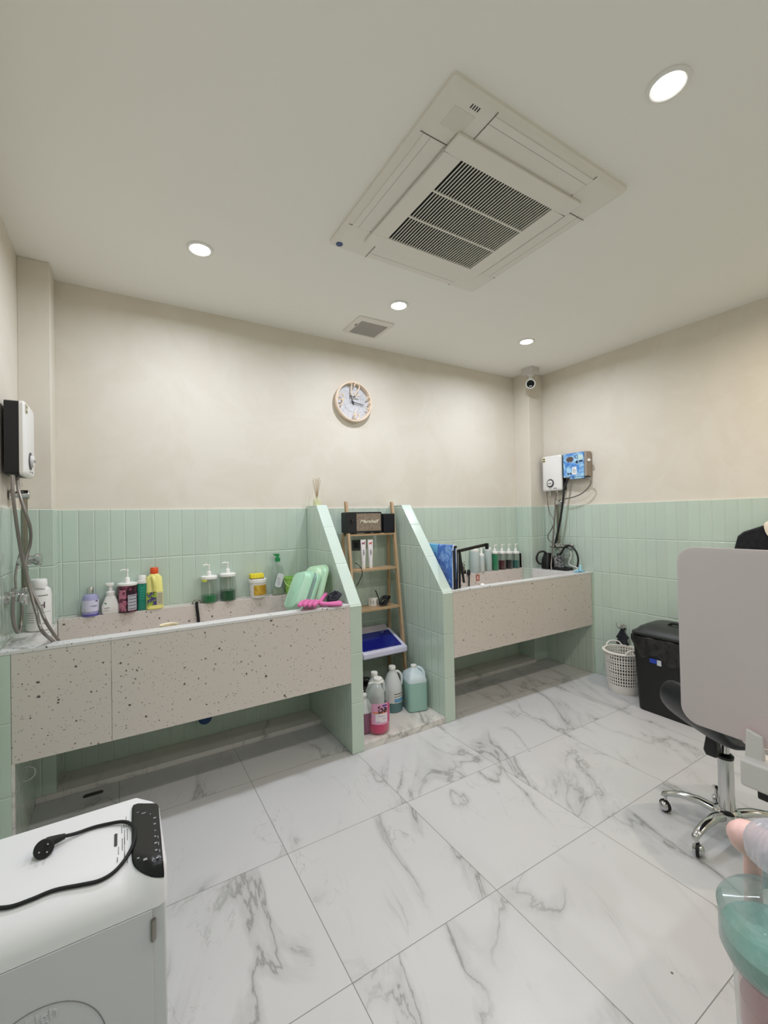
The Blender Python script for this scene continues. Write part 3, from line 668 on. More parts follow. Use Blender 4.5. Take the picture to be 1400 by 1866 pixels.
MB().lathe([(r*.76, 0), (r*.98, h*.93), (r*1.08, h*.94), (r*1.08, h), (r*.96, h), (r*.74, .006), (.001, .005)], 36).build('bucket', lime, t)
MB().tube(smooth_path([(-r*1.05, 0, h*.93), (-r*.9, -r*.75, h*.6), (0, -r*1.15, h*.42), (r*.9, -r*.75, h*.6), (r*1.05, 0, h*.93)], 5), .0022, 8).build('handle', mat('lime_pale', (190, 222, 150), .4), t)
# powder bottle on the side ledge
t = thing('powder_bottle', 'big white powder bottle with ribbed cap on the marble side ledge at far left', 'bottle', (-.352, 2.735, .8985))
MB().lathe([(.046, 0), (.052, .006), (.052, .175), (.047, .20), (.033, .212), (.030, .216)], 36).build('bottle', M['white'], t)
MB().lathe([(.034, .210), (.035, .214), (.035, .244), (.031, .250)], 30).build('cap', M['white'], t)
text_mesh('label_lettering', 'H', .045, mat('ink_maroon', (96, 72, 80), .5), t, FR((.018, -.0535, .125), (1, .35, 0), (0, 0, 1)), label='thin dark letter on the label')
b = MB(); wrap(b, .0526, .171, .175, -1.5, -.7, 6); wrap(b, .0526, .09, .0915, -1.5, -.4, 6); wrap(b, .0526, .035, .038, -1.2, -.8, 6)
for k in range(5): wrap(b, .0526, .045+k*.011, .047+k*.011, -2.6, -1.8, 6)
b.build('label_print', mat('print_grey3', (120, 112, 112), .5), t)

# leash hook on the ledge and the black strap
t = thing('leash_hook', 'small chrome ring hook screwed to the long back ledge', 'hook', (.405, 2.975, LZ))
MB().tube([(.024*math.cos(a), 0, .001+.024*math.sin(a)) for a in [PI*i/12 for i in range(13)]], .0034, 8).build('ring', M['rail'], t)
MB().box(-.032, .032, -.008, .008, 0, .0025).build('base_plate', M['chrome'], t)
tag(MB().tube(smooth_path([(.402, 2.950, .913), (.402, 2.944, .885), (.408, 2.942, .82), (.410, 2.942, .79), (.41, 2.94, .752)], 5), [.009]*21, 8).build('strap', M['rubber']), 'short black strap hanging from the ring hook into the long tub', 'strap')
tag(MB().rr([(0, .03, .03, .02), (.004, .034, .034, .025), (.150, .042, .042, .04), (.156, .044, .044, .04), (.150, .038, .038, .036), (.008, .03, .03, .02)]).build('scoop', mat('cream_plastic', (226, 214, 184), .4), loc=(0, 0, 0)), 'cream plastic scoop whose rim just shows above the long tub', 'scoop').location = (.205, 2.475, .7405)

# green basins leaning in the corner of the left tub
gb = mat('mint_plastic', (168, 210, 182), .38); gb2 = mat('mint_plastic_pale', (186, 218, 184), .38); gb3 = mat('mint_band_grey', (118, 150, 140), .45)  # greyer mint for the front basin's fold band
def basin(label, org, n, r, L, Wd, dep, m, m2):
    t = thing('folding_basin', label, 'basin', (0, 0, 0)); n = Vector(n).normalized(); r = Vector(r); r = (r-n*r.dot(n)).normalized()
    t.matrix_world = FR(org, r, n.cross(r))
    b = MB(); b.rr([(-dep, L*.36, Wd*.32, .03), (-dep*.95, L*.38, Wd*.34, .04), (-dep*.55, L*.41, Wd*.38, .045), (-dep*.50, L*.46, Wd*.44, .05), (-dep*.42, L*.46, Wd*.44, .05), (-dep*.40, L*.43, Wd*.41, .05), (0, L*.46, Wd*.45, .055), (0, L*.5, Wd*.5, .06), (.010, L*.5, Wd*.5, .06), (.010, L*.465, Wd*.455, .05), (-dep*.90, L*.35, Wd*.31, .03)], seg=7)
    b.build('tray', m, t)
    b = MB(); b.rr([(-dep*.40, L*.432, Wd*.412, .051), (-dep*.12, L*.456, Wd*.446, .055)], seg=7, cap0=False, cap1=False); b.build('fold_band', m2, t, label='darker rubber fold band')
    b = MB(); b.box(-L*.3, L*.22, Wd*.10, Wd*.12, -dep-.003, -dep+.001).box(-.02, .02, -.003, .003, -dep-.005, -dep+.001); b.build('underside_ribs', m, t, bevel=.001)
    return t
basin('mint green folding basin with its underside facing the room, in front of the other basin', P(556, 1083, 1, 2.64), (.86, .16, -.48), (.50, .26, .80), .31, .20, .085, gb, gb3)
basin('paler mint green folding basin leaning on the partition behind the other basin', P(570, 1075, 1, 2.66), (.88, .18, -.42), (.44, .26, .84), .34, .22, .05, gb2, gb)

# pink rubber glove on the rim and the black mesh bag behind it
pink = mat('pink_rubber', (206, 104, 158), .6)
t = thing('rubber_glove', 'bright pink rubber glove lying over the rim of the long tub beside the partition', 'glove', (0, 0, 0))
zr = .8995
def onrim(px, py, dz=.012, y=None):
    q = P(px, py, 2, zr+dz); return q
b = MB()
b.tube(smooth_path([onrim(556, 1095, .018), onrim(572, 1097, .020), onrim(590, 1100, .018), onrim(606, 1101, .014), onrim(622, 1101, .010)], 4), [.014, .018, .021, .022, .023, .023, .022, .021, .020, .019, .020, .022, .024, .026, .028, .030, .026], 14)
for v in range(len(b.v)): b.v[v] = (b.v[v][0], b.v[v][1]+(.0 if v < 0 else 0), max(zr+.001, zr+.014+(b.v[v][2]-zr-.012)*.6))
b.build('cuff_and_palm', pink, t)
b = MB()
for x0 in (553, 562, 571, 580):
    b.tube(smooth_path([onrim(x0+5, 1095, .020), onrim(x0, 1097, .026), P(x0-5, 1101, 1, 2.345), P(x0-9, 1106, 1, 2.334)], 4), [.011]*3+[.0125]*3+[.0135]*4+[.013, .011, .006], 12)
b.tube(smooth_path([onrim(583, 1098, .02), onrim(590, 1088, .035), onrim(595, 1082, .045)], 4), [.012]*7+[.011, .007], 10)
b.build('fingers', pink, t)
bk = noisy('black_mesh_fabric', (20, 20, 24), (44, 44, 58), 60, .8, 3)
b = MB()
for k in range(9):
    a = k*.75; q = Vector((1.11, 2.432, .932)); rr_ = .024+.006*math.sin(k*2.1)
    b.tube([q+Vector((rr_*math.cos(a+u), rr_*.8*math.sin(a+u)+.03*math.sin(k), .018*math.sin(u*1.3+k)+.002*k)) for u in [i*.45 for i in range(9)]], .0095, 8)
tag(b.build('mesh_bag', bk), 'crumpled black mesh cloth behind the pink glove', 'cloth')

# reed diffuser on the left partition
x_, y_ = 1.222, 2.945
t = thing('reed_diffuser', 'glass reed diffuser with thin sticks on top of the left partition', 'diffuser', (x_, y_, 1.5155))
MB().rr([(0, .024, .024, .006), (.045, .024, .024, .006), (.05, .010, .010, .009), (.062, .010, .010, .009)], cap1=False).build('bottle', mat('diffuser_glass', (226, 228, 190), .08, alpha=.45), t)
MB().rr([(.003, .021, .021, .006), (.028, .021, .021, .006)]).build('oil', mat('diffuser_oil', (222, 218, 160), .2, alpha=.8), t)
b = MB()
for k in range(9): a = k*.72; b.tube([(-.006*math.cos(a), -.006*math.sin(a), .008), (.038*math.cos(a)*(.4+.1*(k % 5)), .03*math.sin(a), .185+.006*(k % 4))], .0016, 5)
b.build('reeds', mat('reed_tan', (178, 156, 120), .7), t)

# ------------------------------------------------------------------ ladder shelf in the niche
t = thing('ladder_shelf', 'bamboo ladder shelf with four boards standing in the tiled niche', 'shelf', (0, 0, 0))
xl, xr = 1.435, 1.838; yt, yb_ = 2.905, 2.735; zt, zb = 1.545, .0425
def ry(z): return yb_ + (yt-yb_)*(z-zb)/(zt-zb)
for x in (xl, xr):
    b = MB(); pts = [(x, ry(z), z) for z in (zb, zt)]
    w_, d_ = .010, .016
    b.loft([[(x-w_, ry(zz)-d_, zz), (x+w_, ry(zz)-d_, zz), (x+w_, ry(zz)+d_, zz), (x-w_, ry(zz)+d_, zz)] for zz in (zb, zt-.012)] + [[(x-w_, ry(zt)-d_*.5, zt), (x+w_, ry(zt)-d_*.5, zt), (x+w_, ry(zt)+d_*.5, zt), (x-w_, ry(zt)+d_*.5, zt)]])
    b.build('front_post', M['wood'], t, bevel=.003)
    b = MB(); b.loft([[(x-w_, yy-.012, zz), (x+w_, yy-.012, zz), (x+w_, yy+.012, zz), (x-w_, yy+.012, zz)] for yy, zz in ((2.985, zb), (2.965, 1.30))]); b.build('rear_post', M['wood'], t, bevel=.002)
SH = (1.300, 1.036, .742, .412)
for z in SH: MB().box(xl+.010, xr-.010, ry(z)-.012, 2.962, z-.017, z).build('shelf_board', M['wood'], t, bevel=.002)
for x in (xl+.012, xr-.012):
    b = MB(); b.box(x-.004, x+.004, ry(.15), 2.98, .12, .145); b.build('side_rail', M['wood'], t)

# speaker
z0 = SH[0]
x0, x1 = P(631, 968, 1, 2.87).x, P(695, 968, 1, 2.87).x
ht = zat(933, (x0+x1)/2, 2.86)-z0
t = thing('radio_speaker', 'black speaker with woven taupe grille and script lettering on the top board', 'speaker', ((x0+x1)/2, 2.905, z0)); W2 = (x1-x0)/2
b = MB(); b.at(Matrix.Rotation(PI/2, 4, 'X')).rr([(-.045, W2, (ht-.008)/2, .010), (.045, W2, (ht-.008)/2, .010)], cy=(ht+.008)/2); b.build('cabinet', noisy('black_vinyl', (30, 31, 34), (22, 22, 24), 200, .5), t, bevel=.001)
gc = noisy('woven_grille', (150, 134, 116), (112, 98, 84), 160, .8, 2, bump=.0008)
b = MB(); b.at(Matrix.Rotation(PI/2, 4, 'X')).rr([(.0445, W2*.70, (ht-.03)/2, .004), (.0475, W2*.69, (ht-.034)/2, .004)], cx=W2*.24, cy=(ht+.008)/2); b.build('grille', gc, t)
text_mesh('script_lettering', 'Marshall', .034, mat('script_cream', (222, 214, 190), .4), t, FR((W2*.22, -.0482, ht*.56), (1, 0, 0), (0, 0, 1)) @ Matrix.Scale(1.35, 4, (1, 0, 0)) @ Matrix.Shear('XY', 4, (0, 0)) , shear=.45, bold=.0006)
b = MB().at(Matrix.Rotation(PI/2, 4, 'X')); b.lathe([(.011, .0), (.011, .012), (.001, .013)], 20); b.build('volume_knob', mat('knob_dark', (60, 58, 56), .3, .6), t, loc=(-W2*.70, -.044, ht*.62))
for q in (-.85, -.5, .35, .85): MB().box(q*W2-.009, q*W2+.009, -.04, .04, 0, .009).build('foot', M['black'], t)
x0, x1 = P(698, 968, 1, 2.88).x, P(718, 968, 1, 2.88).x; h2 = zat(936, x0, 2.88)-z0
t = thing('small_speaker', 'small plain black box speaker beside the lettered speaker on the top board', 'speaker', ((x0+x1)/2, 2.905, z0))
MB().rr([(0, (x1-x0)/2, .045, .008), (h2, (x1-x0)/2, .045, .008)]).build('cabinet', mat('matt_black', (26, 27, 31), .6), t, bevel=.003)
b = MB().box(-(x1-x0)/2+.006, (x1-x0)/2-.006, -.0465, -.0445, .008, h2-.008); b.build('cloth_grille', mat('grille_black', (20, 20, 26), .9), t)

# two tubes
def cream_tube(label, px, col):
    z = SH[1]; x = P(px, 1032, 1, 2.87).x; h = zat(983, x, 2.87)-z
    t = thing('paste_tube', label, 'tube', (x, 2.88, z), group=None)
    MB().lathe([(.013, 0), (.014, .003), (.014, h*.18), (.0135, h*.20)], 24).build('cap', M['white'], t)
    b = MB(); b.rr([(h*.20, .0145, .0145, .014), (h*.55, .0195, .011, .0105), (h*.92, .0225, .003, .0025), (h, .0230, .0016, .001)]); b.build('tube', mat('tube_white', (226, 220, 222), .35), t)
    ink = mat('tube_ink', (110, 100, 110), .5)
    text_mesh('label_lettering', 'MEM', .019, ink, t, FR((-.002, -.0135, h*.56), (0, .06, 1), (-1, 0, 0)))
    d = MB(); z_ = h*.86; y_ = -.0055
    # running dog silhouette, printed
    d.add([(-.012, y_, z_-.010), (-.008, y_, z_-.010), (-.007, y_, z_-.002), (.004, y_, z_-.002), (.005, y_, z_-.010), (.009, y_, z_-.010), (.009, y_, z_+.004), (.014, y_, z_+.006), (.014, y_, z_+.011), (.008, y_, z_+.013), (.004, y_, z_+.007), (-.010, y_, z_+.006), (-.014, y_, z_+.011)], [tuple(range(13))])
    d.build('dog_print', mat('dog_'+label[:4], col, .5), t)
cream_tube('white tube standing on its cap with a maroon dog print, the left of the two', 664, (140, 44, 64))
cream_tube('white tube standing on its cap with an orange dog print, the right of the two', 677, (204, 84, 52))
# wall socket, cable, cube, headphones
t = tag(MB().box(-.062, .062, -.012, 0, -.04, .04).build('wall_socket', mat('socket_grey', (66, 70, 68), .5), loc=(1.60, YB, 1.205), bevel=.004), 'dark grey socket plate on the back wall behind the two tubes', 'socket')
MB().box(-.045, -.012, -.0145, -.0118, -.022, .022).build('socket_insert', M['black'], t); MB().box(.012, .045, -.0145, -.0118, -.022, .022).build('socket_insert', M['black'], t)
hose('thin black cable hanging over the front of the second board', [(1.475, 2.85, 1.085), P(649, 1026, 1, 2.82), P(655, 1031, 1, 2.80), P(659, 1037, 1, 2.79), P(660, 1046, 1, 2.79), P(656, 1057, 1, 2.80), P(650, 1068, 1, 2.83)], .0028, M['rubber'], 'cable', name='cable')
z0 = SH[2]; q = P(681, 1103, 2, z0)
t = thing('power_cube', 'white cube socket adapter on the third board', 'socket adapter', (q.x, q.y, z0)); t.rotation_euler = (0, 0, R(40))
MB().rr([(0, .031, .031, .005), (.058, .031, .031, .005)]).build('cube', M['white'], t, bevel=.002)
b = MB()
for mx in (Matrix.Rotation(0, 4, 'Z'), Matrix.Rotation(-PI/2, 4, 'Z')):
    b.at(mx)
    for (u, v) in ((-.012, .02), (-.012, .036), (.012, .02), (.012, .036), (0, .028)): b.box(u-.003, u+.003, -.0316, -.0308, v-.003, v+.003)
b.build('socket_holes', M['dark'], t)
b = MB(); c_ = P(703, 1096, 1, 2.84)
pts = []
for k in range(64):
    a = k*.62; r_ = .030+.012*math.sin(k*.37); pts.append((c_.x+r_*1.15*math.cos(a), 2.85+.030*math.sin(a)*math.cos(k*.21), z0+.042+.030*math.sin(a*1.02+.4)))
b.tube(smooth_path(pts, 3), .0042, 7)
b.tube(smooth_path([(c_.x-.03, 2.83, z0+.03), (c_.x-.062, 2.82, z0+.045), P(686, 1079, 1, 2.82), P(684, 1076, 1, 2.82)], 4), .0042, 7)
for v in range(len(b.v)): b.v[v] = (min(b.v[v][0], 1.815), b.v[v][1], max(z0+.001, b.v[v][2]))
tag(b.build('coiled_cable', M['rubber']), 'bundle of coiled black cable beside the white cube on the third board', 'cable')

# ultraviolet tool box on the lowest board
z0 = SH[3]
t = thing('uv_box', 'white flat sterilizer box with a dark blue translucent lid on the lowest board', 'sterilizer', (1.63, 2.835, z0))
def slope_box(x0, x1, y0, y1, z00, z01, z10, z11, ins=.0):
    b_ = MB(); b_.loft([[(x0, y0, z00), (x0, y0, z01), (x0, y1, z11), (x0, y1, z10)], [(x1, y0, z00), (x1, y0, z01), (x1, y1, z11), (x1, y1, z10)]]); return b_
slope_box(-.182, .196, -.135, .120, 0.0005, .045, 0.0005, .135).build('case', mat('uv_white', (206, 204, 226), .3), t, bevel=.012, bseg=3)
slope_box(-.170, .160, -.112, .085, .048, .057, .122, .130).build('blue_lid', mat('cobalt_lid', (16, 28, 120), .08, coat=.6), t, bevel=.006, bseg=3, label='glossy dark blue lid')
sl = math.atan2(.073, .197); text_mesh('lid_lettering', 'UV', .018, mat('lid_print', (170, 184, 224), .4), t, T(.09, .055, .1215) @ Matrix.Rotation(sl, 4, 'X'), extrude=.0003)
slope_box(-.178, .16, .075, .128, .10, .128, .10, .165).build('rear_hood', mat('uv_grey', (164, 158, 166), .4), t, bevel=.006, label='greyish raised hood at the back')

# ------------------------------------------------------------------ canisters on the niche step
ZN = .0425
def canister(label, x, y, body, bm_, liq=None, cap=M['white'], lab=None, name='canister', square=False, rz=0):
    t = thing(name, label, 'canister', (x, y, ZN), rz)
    return t
def jug(label, x, y, r, h, hl, liqm, rz=0, labelm=None, cap=True, shell=None):
    """tall milky jug with conical shoulder, narrow neck and a loop handle"""
    t = thing('plastic_jug', label, 'jug', (x, y, ZN), rz); shell = shell or M['hdpe']
    MB().lathe([(r*.92, 0), (r, .008), (r, h*.50), (r*.94, h*.58), (r*.52, h*.82), (r*.30, h*.89), (r*.28, h*.93)], 36).build('body', shell, t)
    if liqm: MB().lathe([(r*.935, .0), (r*1.012, .006), (r*1.012, hl)], 36, cap0=False, cap1=False).build('liquid_level', liqm, t, label='lower part showing the liquid')
    MB().lathe([(r*.34, h*.92), (r*.36, h*.93), (r*.36, h*.985), (r*.32, h)], 24).build('cap', cap if cap not in (True, False) else M['white'], t)
    MB().tube(smooth_path([(r*.30, 0, h*.86), (r*.62, 0, h*.86), (r*.92, 0, h*.78), (r*1.0, 0, h*.66), (r*.95, 0, h*.56)], 5), r*.13, 10).build('handle', shell, t)
    if labelm:
        wrap(MB(), r*1.025, h*.22, h*.46, -2.2, .4).build('label', labelm[0], t)
        b = MB(); wrap(b, r*1.035, h*.24, h*.32, -1.6, -.4, 8); b.build('label_band', labelm[1], t)
        b = MB(); wrap(b, r*1.035, h*.415, h*.43, -1.6, -.3, 8); wrap(b, r*1.035, h*.36, h*.37, -1.6, -.5, 8); b.build('label_print', M['dark'], t)
    return t
lw = mat('label_paper', (206, 206, 204), .5); lb = mat('label_blue', (96, 150, 190), .5)
x, y = 1.655, 2.655; h = zat(1213, x, y)-ZN
jug('milky white jug with a blue and white label, between pink bottle and teal jerrycan', x, y, .070, h, .085, mat('slate_liquid', (86, 116, 120), .3), R(-20), (lw, lb))
x, y = 1.475, 2.60; h = zat(1224, x, y)-ZN
jug('milky white jug half hidden behind the clear pink bottle', x, y, .066, h, .07, mat('grey_liquid', (150, 150, 152), .3), R(-20))
x, y = 1.335, 2.50; h = .235
jug('milky jug with purple liquid, mostly hidden behind the left partition', x, y, .062, h, .13, mat('purple_liquid', (134, 84, 110), .3, alpha=.9), R(160))
# teal jerrycan
t = thing('jerrycan', 'square milky jerrycan nearly full of teal liquid against the right partition', 'jerrycan', (1.802, 2.595, ZN), R(-14))
hh = zat(1211, 1.80, 2.59)-ZN; a = .073; b2 = .088
tealq = mat('teal_liquid_milky', (146, 182, 172), .3)
MB().rr([(0, a*.9, b2*.9, .02), (.008, a, b2, .025), (hh*.66, a, b2, .025)], cap1=False).build('liquid_part', tealq, t, label='body up to the teal liquid level')
MB().rr([(hh*.66, a, b2, .025), (hh*.70, a, b2, .025), (hh*.80, a*.8, b2*.9, .025), (hh*.86, a*.62, b2*.6, .025, 0), (hh*.92, .024, .024, .02, -.0), (hh*.94, .02, .02, .019)], cap0=False).build('shoulder', mat('milky_blue', (206, 220, 224), .35, alpha=.9), t)
MB().lathe([(.021, hh*.93), (.022, hh*.94), (.022, hh*.99), (.018, hh)], 24).build('cap', M['white'], t)
MB().tube(smooth_path([(.012, 0, hh*.90), (.035, -.01, hh*.93), (.06, -.03, hh*.86), (.064, -.045, hh*.72)], 5), .011, 10).build('handle', bpy.data.materials['milky_blue'], t)
# clear bottle with pink liquid in front
x, y = 1.412, 2.445
hp = zat(1234, x, y)-ZN; r = .072
t = thing('detergent_bottle', 'large clear bottle with hot pink liquid at the front of the tiled niche', 'bottle', (x, y, ZN))
pliq = mat('hot_pink_liquid', (214, 16, 96), .12)
MB().lathe([(r*.86, 0), (r*.97, .012), (r, .03), (r, hp*.58), (r*.97, hp*.66), (r*.82, hp*.78), (r*.52, hp*.88), (r*.34, hp*.92), (r*.32, hp*.95)], 40, cap1=False).build('bottle', M['clear'], t)
MB().lathe([(r*.82, .003), (r*.94, .013), (r*.965, .03), (r*.965, hp*.27)], 40).build('liquid', pliq, t)
MB().lathe([(r*.38, hp*.93), (r*.40, hp*.94), (r*.40, hp*.985), (r*.34, hp)], 28).build('cap', M['white'], t)
b = MB(); b.lathe([(r*.36, hp*.905), (r*.5, hp*.915), (r*.5, hp*.93), (r*.36, hp*.935)], 28); b.box(-r*.95, r*.0, -.006, .006, hp*.915, hp*.93); b.build('carry_ring', M['white'], t, label='white carry ring under the cap')
lpk = mat('label_pink', (222, 160, 192), .4)
b = MB(); wrap(b, r*1.012, hp*.20, hp*.58, -2.75, -.1, 26); b.build('label', lpk, t)
b = MB(); wrap(b, r*1.02, hp*.24, hp*.40, -2.35, -1.25, 14); wrap(b, r*1.02, hp*.22, hp*.56, -.75, -.2, 8); b.build('label_panel', mat('label_panel', (226, 216, 222), .4), t)
b = MB(); wrap(b, r*1.024, hp*.405, hp*.43, -2.6, -1.2, 14); wrap(b, r*1.024, hp*.42, hp*.50, -.75, -.5, 6); b.build('orange_band', mat('orange_band', (222, 130, 80), .4), t)
b = MB(); wrap(b, r*1.022, hp*.21, hp*.57, -1.15, -.85, 8); b.build('magenta_stripe', mat('magenta_stripe', (196, 60, 120), .4), t)
b = MB(); wrap(b, r*1.026, hp*.525, hp*.555, -1.75, -1.25, 8); b.build('violet_tag', mat('violet_tag', (72, 50, 130), .4), t)
text_mesh('label_lettering', 'โวล', .05, M['dark'], t, FR((-.012, -r*1.045, hp*.47), (1, -.0, 0), (0, 0, 1)), bold=.001)
b = MB()
for k, (w0, w1) in enumerate(((-2.3, -1.9), (-1.7, -1.35), (-2.1, -1.5))): wrap(b, r*1.03, hp*(.25+.05*k), hp*(.256+.05*k), w0, w1, 6)
b.build('label_print', mat('print_violet', (120, 84, 140), .5), t)

# black round appliance behind the jugs
t = thing('pet_dryer', 'round glossy black appliance with a chrome nozzle under the lowest board', 'dryer', (1.47, 2.80, ZN))
MB().lathe([(.08, 0), (.105, .01), (.115, .05), (.118, .12), (.10, .165), (.06, .19), (.001, .198)], 40).build('body', mat('gloss_black', (14, 13, 15), .12, coat=.6), t)
MB().lathe([(.1165, .045), (.119, .05), (.1195, .068), (.1175, .073)], 40, cap0=False, cap1=False).build('red_band', mat('dark_red', (120, 20, 44), .3), t, label='dark red band')
b = MB().at(T(.04, -.085, .135) @ Matrix.Rotation(R(74), 4, 'X') @ Matrix.Rotation(R(-25), 4, 'Y')); b.lathe([(.024, -.03), (.024, .035), (.021, .036), (.018, .02), (.001, .02)], 24); b.build('nozzle', M['chrome'], t)
MB().tube(smooth_path([(-.08, -.02, .165), (-.03, -.03, .215), (.05, -.03, .215), (.09, -.02, .16)], 5), .008, 10).build('handle', M['black'], t)

# ------------------------------------------------------------------ right tub
# towel over the folded rack
t = thing('folding_rack', 'dark metal folding rack standing on the right tub rim with one arm swung out', 'rack', (0, 0, 0))
dm = mat('dark_metal', (52, 48, 46), .4, .5)
xs = P(830, 1060, 1, 2.385).x
for k, (px, y_) in enumerate(((829, 2.372), (833, 2.385), (838, 2.395))):
    q = P(px, 1068, 1, y_); tp = P(px+(-2, 0, 0)[k], 1003-k, 1, y_)
    b = MB(); b.loft([[(q.x-.005, y_-.008, .8995), (q.x+.005, y_-.008, .8995), (q.x+.005, y_+.008, .8995), (q.x-.005, y_+.008, .8995)], [(tp.x-.005, y_-.008, tp.z), (tp.x+.005, y_-.008, tp.z), (tp.x+.005, y_+.008, tp.z), (tp.x-.005, y_+.008, tp.z)]])
    b.build('upright_bar', dm, t, bevel=.0015)
a0, a1 = P(836, 1004, 1, 2.40), P(888, 992, 1, 2.40)
b = MB(); u = (a1-a0).normalized(); b.at(FR(a0, u, (0, 0, 1))).box(-.01, (a1-a0).length, -.011, .011, -.007, .007); b.build('swing_arm', dm, t, bevel=.002)
b = MB(); b.at(T(a1.x-.008, a1.y-.012, a1.z-.006)).box(-.008, .008, -.006, .02, -.03, .016); b.build('arm_end', M['black'], t, bevel=.003)
q0, q1 = P(838, 1008, 1, 2.405), P(846, 1062, 1, 2.405)
b = MB(); b.loft([[(p.x-.008, 2.40, p.z), (p.x+.008, 2.40, p.z), (p.x+.008, 2.412, p.z), (p.x-.008, 2.412, p.z)] for p in (q1, q0)]); b.build('front_bar', dm, t, bevel=.0015)
zt_ = P(828, 996, 1, 2.372).z
MB().tube([(2.03, 2.365, zt_-.004), (2.03, 2.76, zt_-.004)], .009, 10).build('top_rail', dm, t)
MB().box(2.02, 2.04, 2.76, 2.785, zt_-.02, zt_+.02).build('rail_end', M['black'], t)
t = thing('bath_towel', 'blue patterned towel with white piping draped over the rack beside the right partition', 'towel', (0, 0, 0))
bt = noisy('blue_towel', (44, 98, 178), (108, 150, 206), 9, .95, 4, bump=.002, lo=.52, hi=.60, sheen=.4)
b = MB(); rings = []
prof = [(-.020, .905), (-.019, 1.0), (-.016, 1.1), (-.013, zt_-.02), (-.009, zt_+.004), (0, zt_+.010), (.011, zt_+.004), (.014, zt_-.02), (.017, 1.1), (.020, 1.0), (.022, .905)]
inn = [(x*.45, z if z < zt_-.03 else z-.004) for x, z in prof[::-1]]
for k in range(13):
    y_ = 2.385+.34*k/12; wv = .003*math.sin(k*1.1)
    rings.append([(2.03+x+(wv if z < zt_-.03 else 0)*(1 if x > 0 else -1), y_, z) for x, z in prof+inn])
b.loft(rings); b.build('cloth', bt, t)
b = MB(); b.tube([(2.03+x*1.0, 2.384, z) for x, z in prof], .0045, 8); b.build('piping', mat('piping_white', (210, 220, 236), .7), t)
tq = mat('towel_sky', (110, 176, 216), .9)
b = MB(); b.loft([[(2.03+x*1.08, y_, z+.001) for x, z in prof[2:9]] + [(2.03+x*.98, y_, z-.0015) for x, z in prof[2:9][::-1]] for y_ in (2.56, 2.60, 2.66, 2.722)]); b.build('sky_stripe', tq, t, label='light sky blue part of the cloth')

# bottles on the right back ledge
def sq_bottle(label, px, pb, pt, hw, y, liq=None, pl=None, nozzle=False):
    x, h, r = dims(px, pb, pt, hw, y); t = thing('squeeze_bottle', label, 'bottle', (x, y, LZ))
    hb = h*(.62 if nozzle else .82)
    MB().lathe([(r*.92, 0), (r, .005), (r, hb*.93), (r*.86, hb)], 30).build('bottle', M['frost'], t)
    if liq: MB().lathe([(r*.9, .003), (r*.96, .006), (r*.96, zat(pl, x, y)-LZ)], 30).build('liquid', liq, t)
    MB().lathe([(r*.88, hb-.002), (r*.92, hb+.002), (r*.88, hb+.018), (r*.5, hb+.024)], 26).build('cap', pumpw, t)
    if nozzle: MB().lathe([(r*.45, hb+.022), (r*.28, h*.84), (r*.12, h)], 16).build('nozzle', pumpw, t)
    else: MB().lathe([(r*.5, hb+.02), (r*.2, h*.94), (r*.16, h)], 16).build('tip', pumpw, t)
    return t
sq_bottle('empty frosted squeeze bottle, leftmost on the right back ledge', 866, 1044, 996, 8.5, 2.985)
sq_bottle('small frosted squeeze bottle half full of white cream with a long nozzle', 878, 1043, 996, 5.8, 2.975, mat('cream_white', (226, 218, 204), .4), 1024, True)
sq_bottle('frosted squeeze bottle a third full of grey-green liquid behind the small nozzle bottle', 890, 1040, 994, 7, 2.99, mat('grey_green_liquid', (140, 168, 158), .3), 1026)
for (px, pb, pt, liq, pl, lab) in ((902.5, 1040, 993, mat('emerald_liquid', (30, 128, 84), .15), 1010, 'white-lidded pump bottle full of green shampoo, first of the row of four'),
     (915.5, 1039, 992, mat('maroon_liquid', (78, 20, 34), .15), 1021, 'white-lidded pump bottle half full of maroon shampoo'),
     (928, 1038, 991.5, mat('black_liquid', (10, 12, 14), .15), 1020, 'white-lidded pump bottle half full of black shampoo'),
     (940.5, 1036, 991, mat('deep_teal_liquid', (12, 96, 88), .15), 1021, 'white-lidded pump bottle half full of teal shampoo, next to the dark bottle')):
    jar_pump(lab, px, pb, pt, 1008, pl, 6.6, 2.985, liq, dirx=1)
x, h, r = dims(951.5, 1035, 998, 4.6, 2.985)
t = thing('lotion_bottle', 'slim black bottle with a cream label at the right end of the back ledge', 'bottle', (x, 2.985, LZ))
MB().lathe([(r*.95, 0), (r, .003), (r, h*.68), (r*.5, h*.78), (r*.42, h*.80)], 26).build('bottle', mat('dark_bottle', (26, 24, 26), .25), t)
MB().lathe([(r*.46, h*.79), (r*.46, h)], 20).build('cap', M['black'], t)
wrap(MB(), r*1.02, h*.08, h*.66, -2.5, -.6).build('label', mat('label_cream2', (224, 214, 176), .5), t)
b = MB(); wrap(b, r*1.04, h*.24, h*.27, -1.4, -.9, 4); wrap(b, r*1.04, h*.50, h*.52, -2.3, -1.7, 4); b.build('label_print', M['dark'], t)
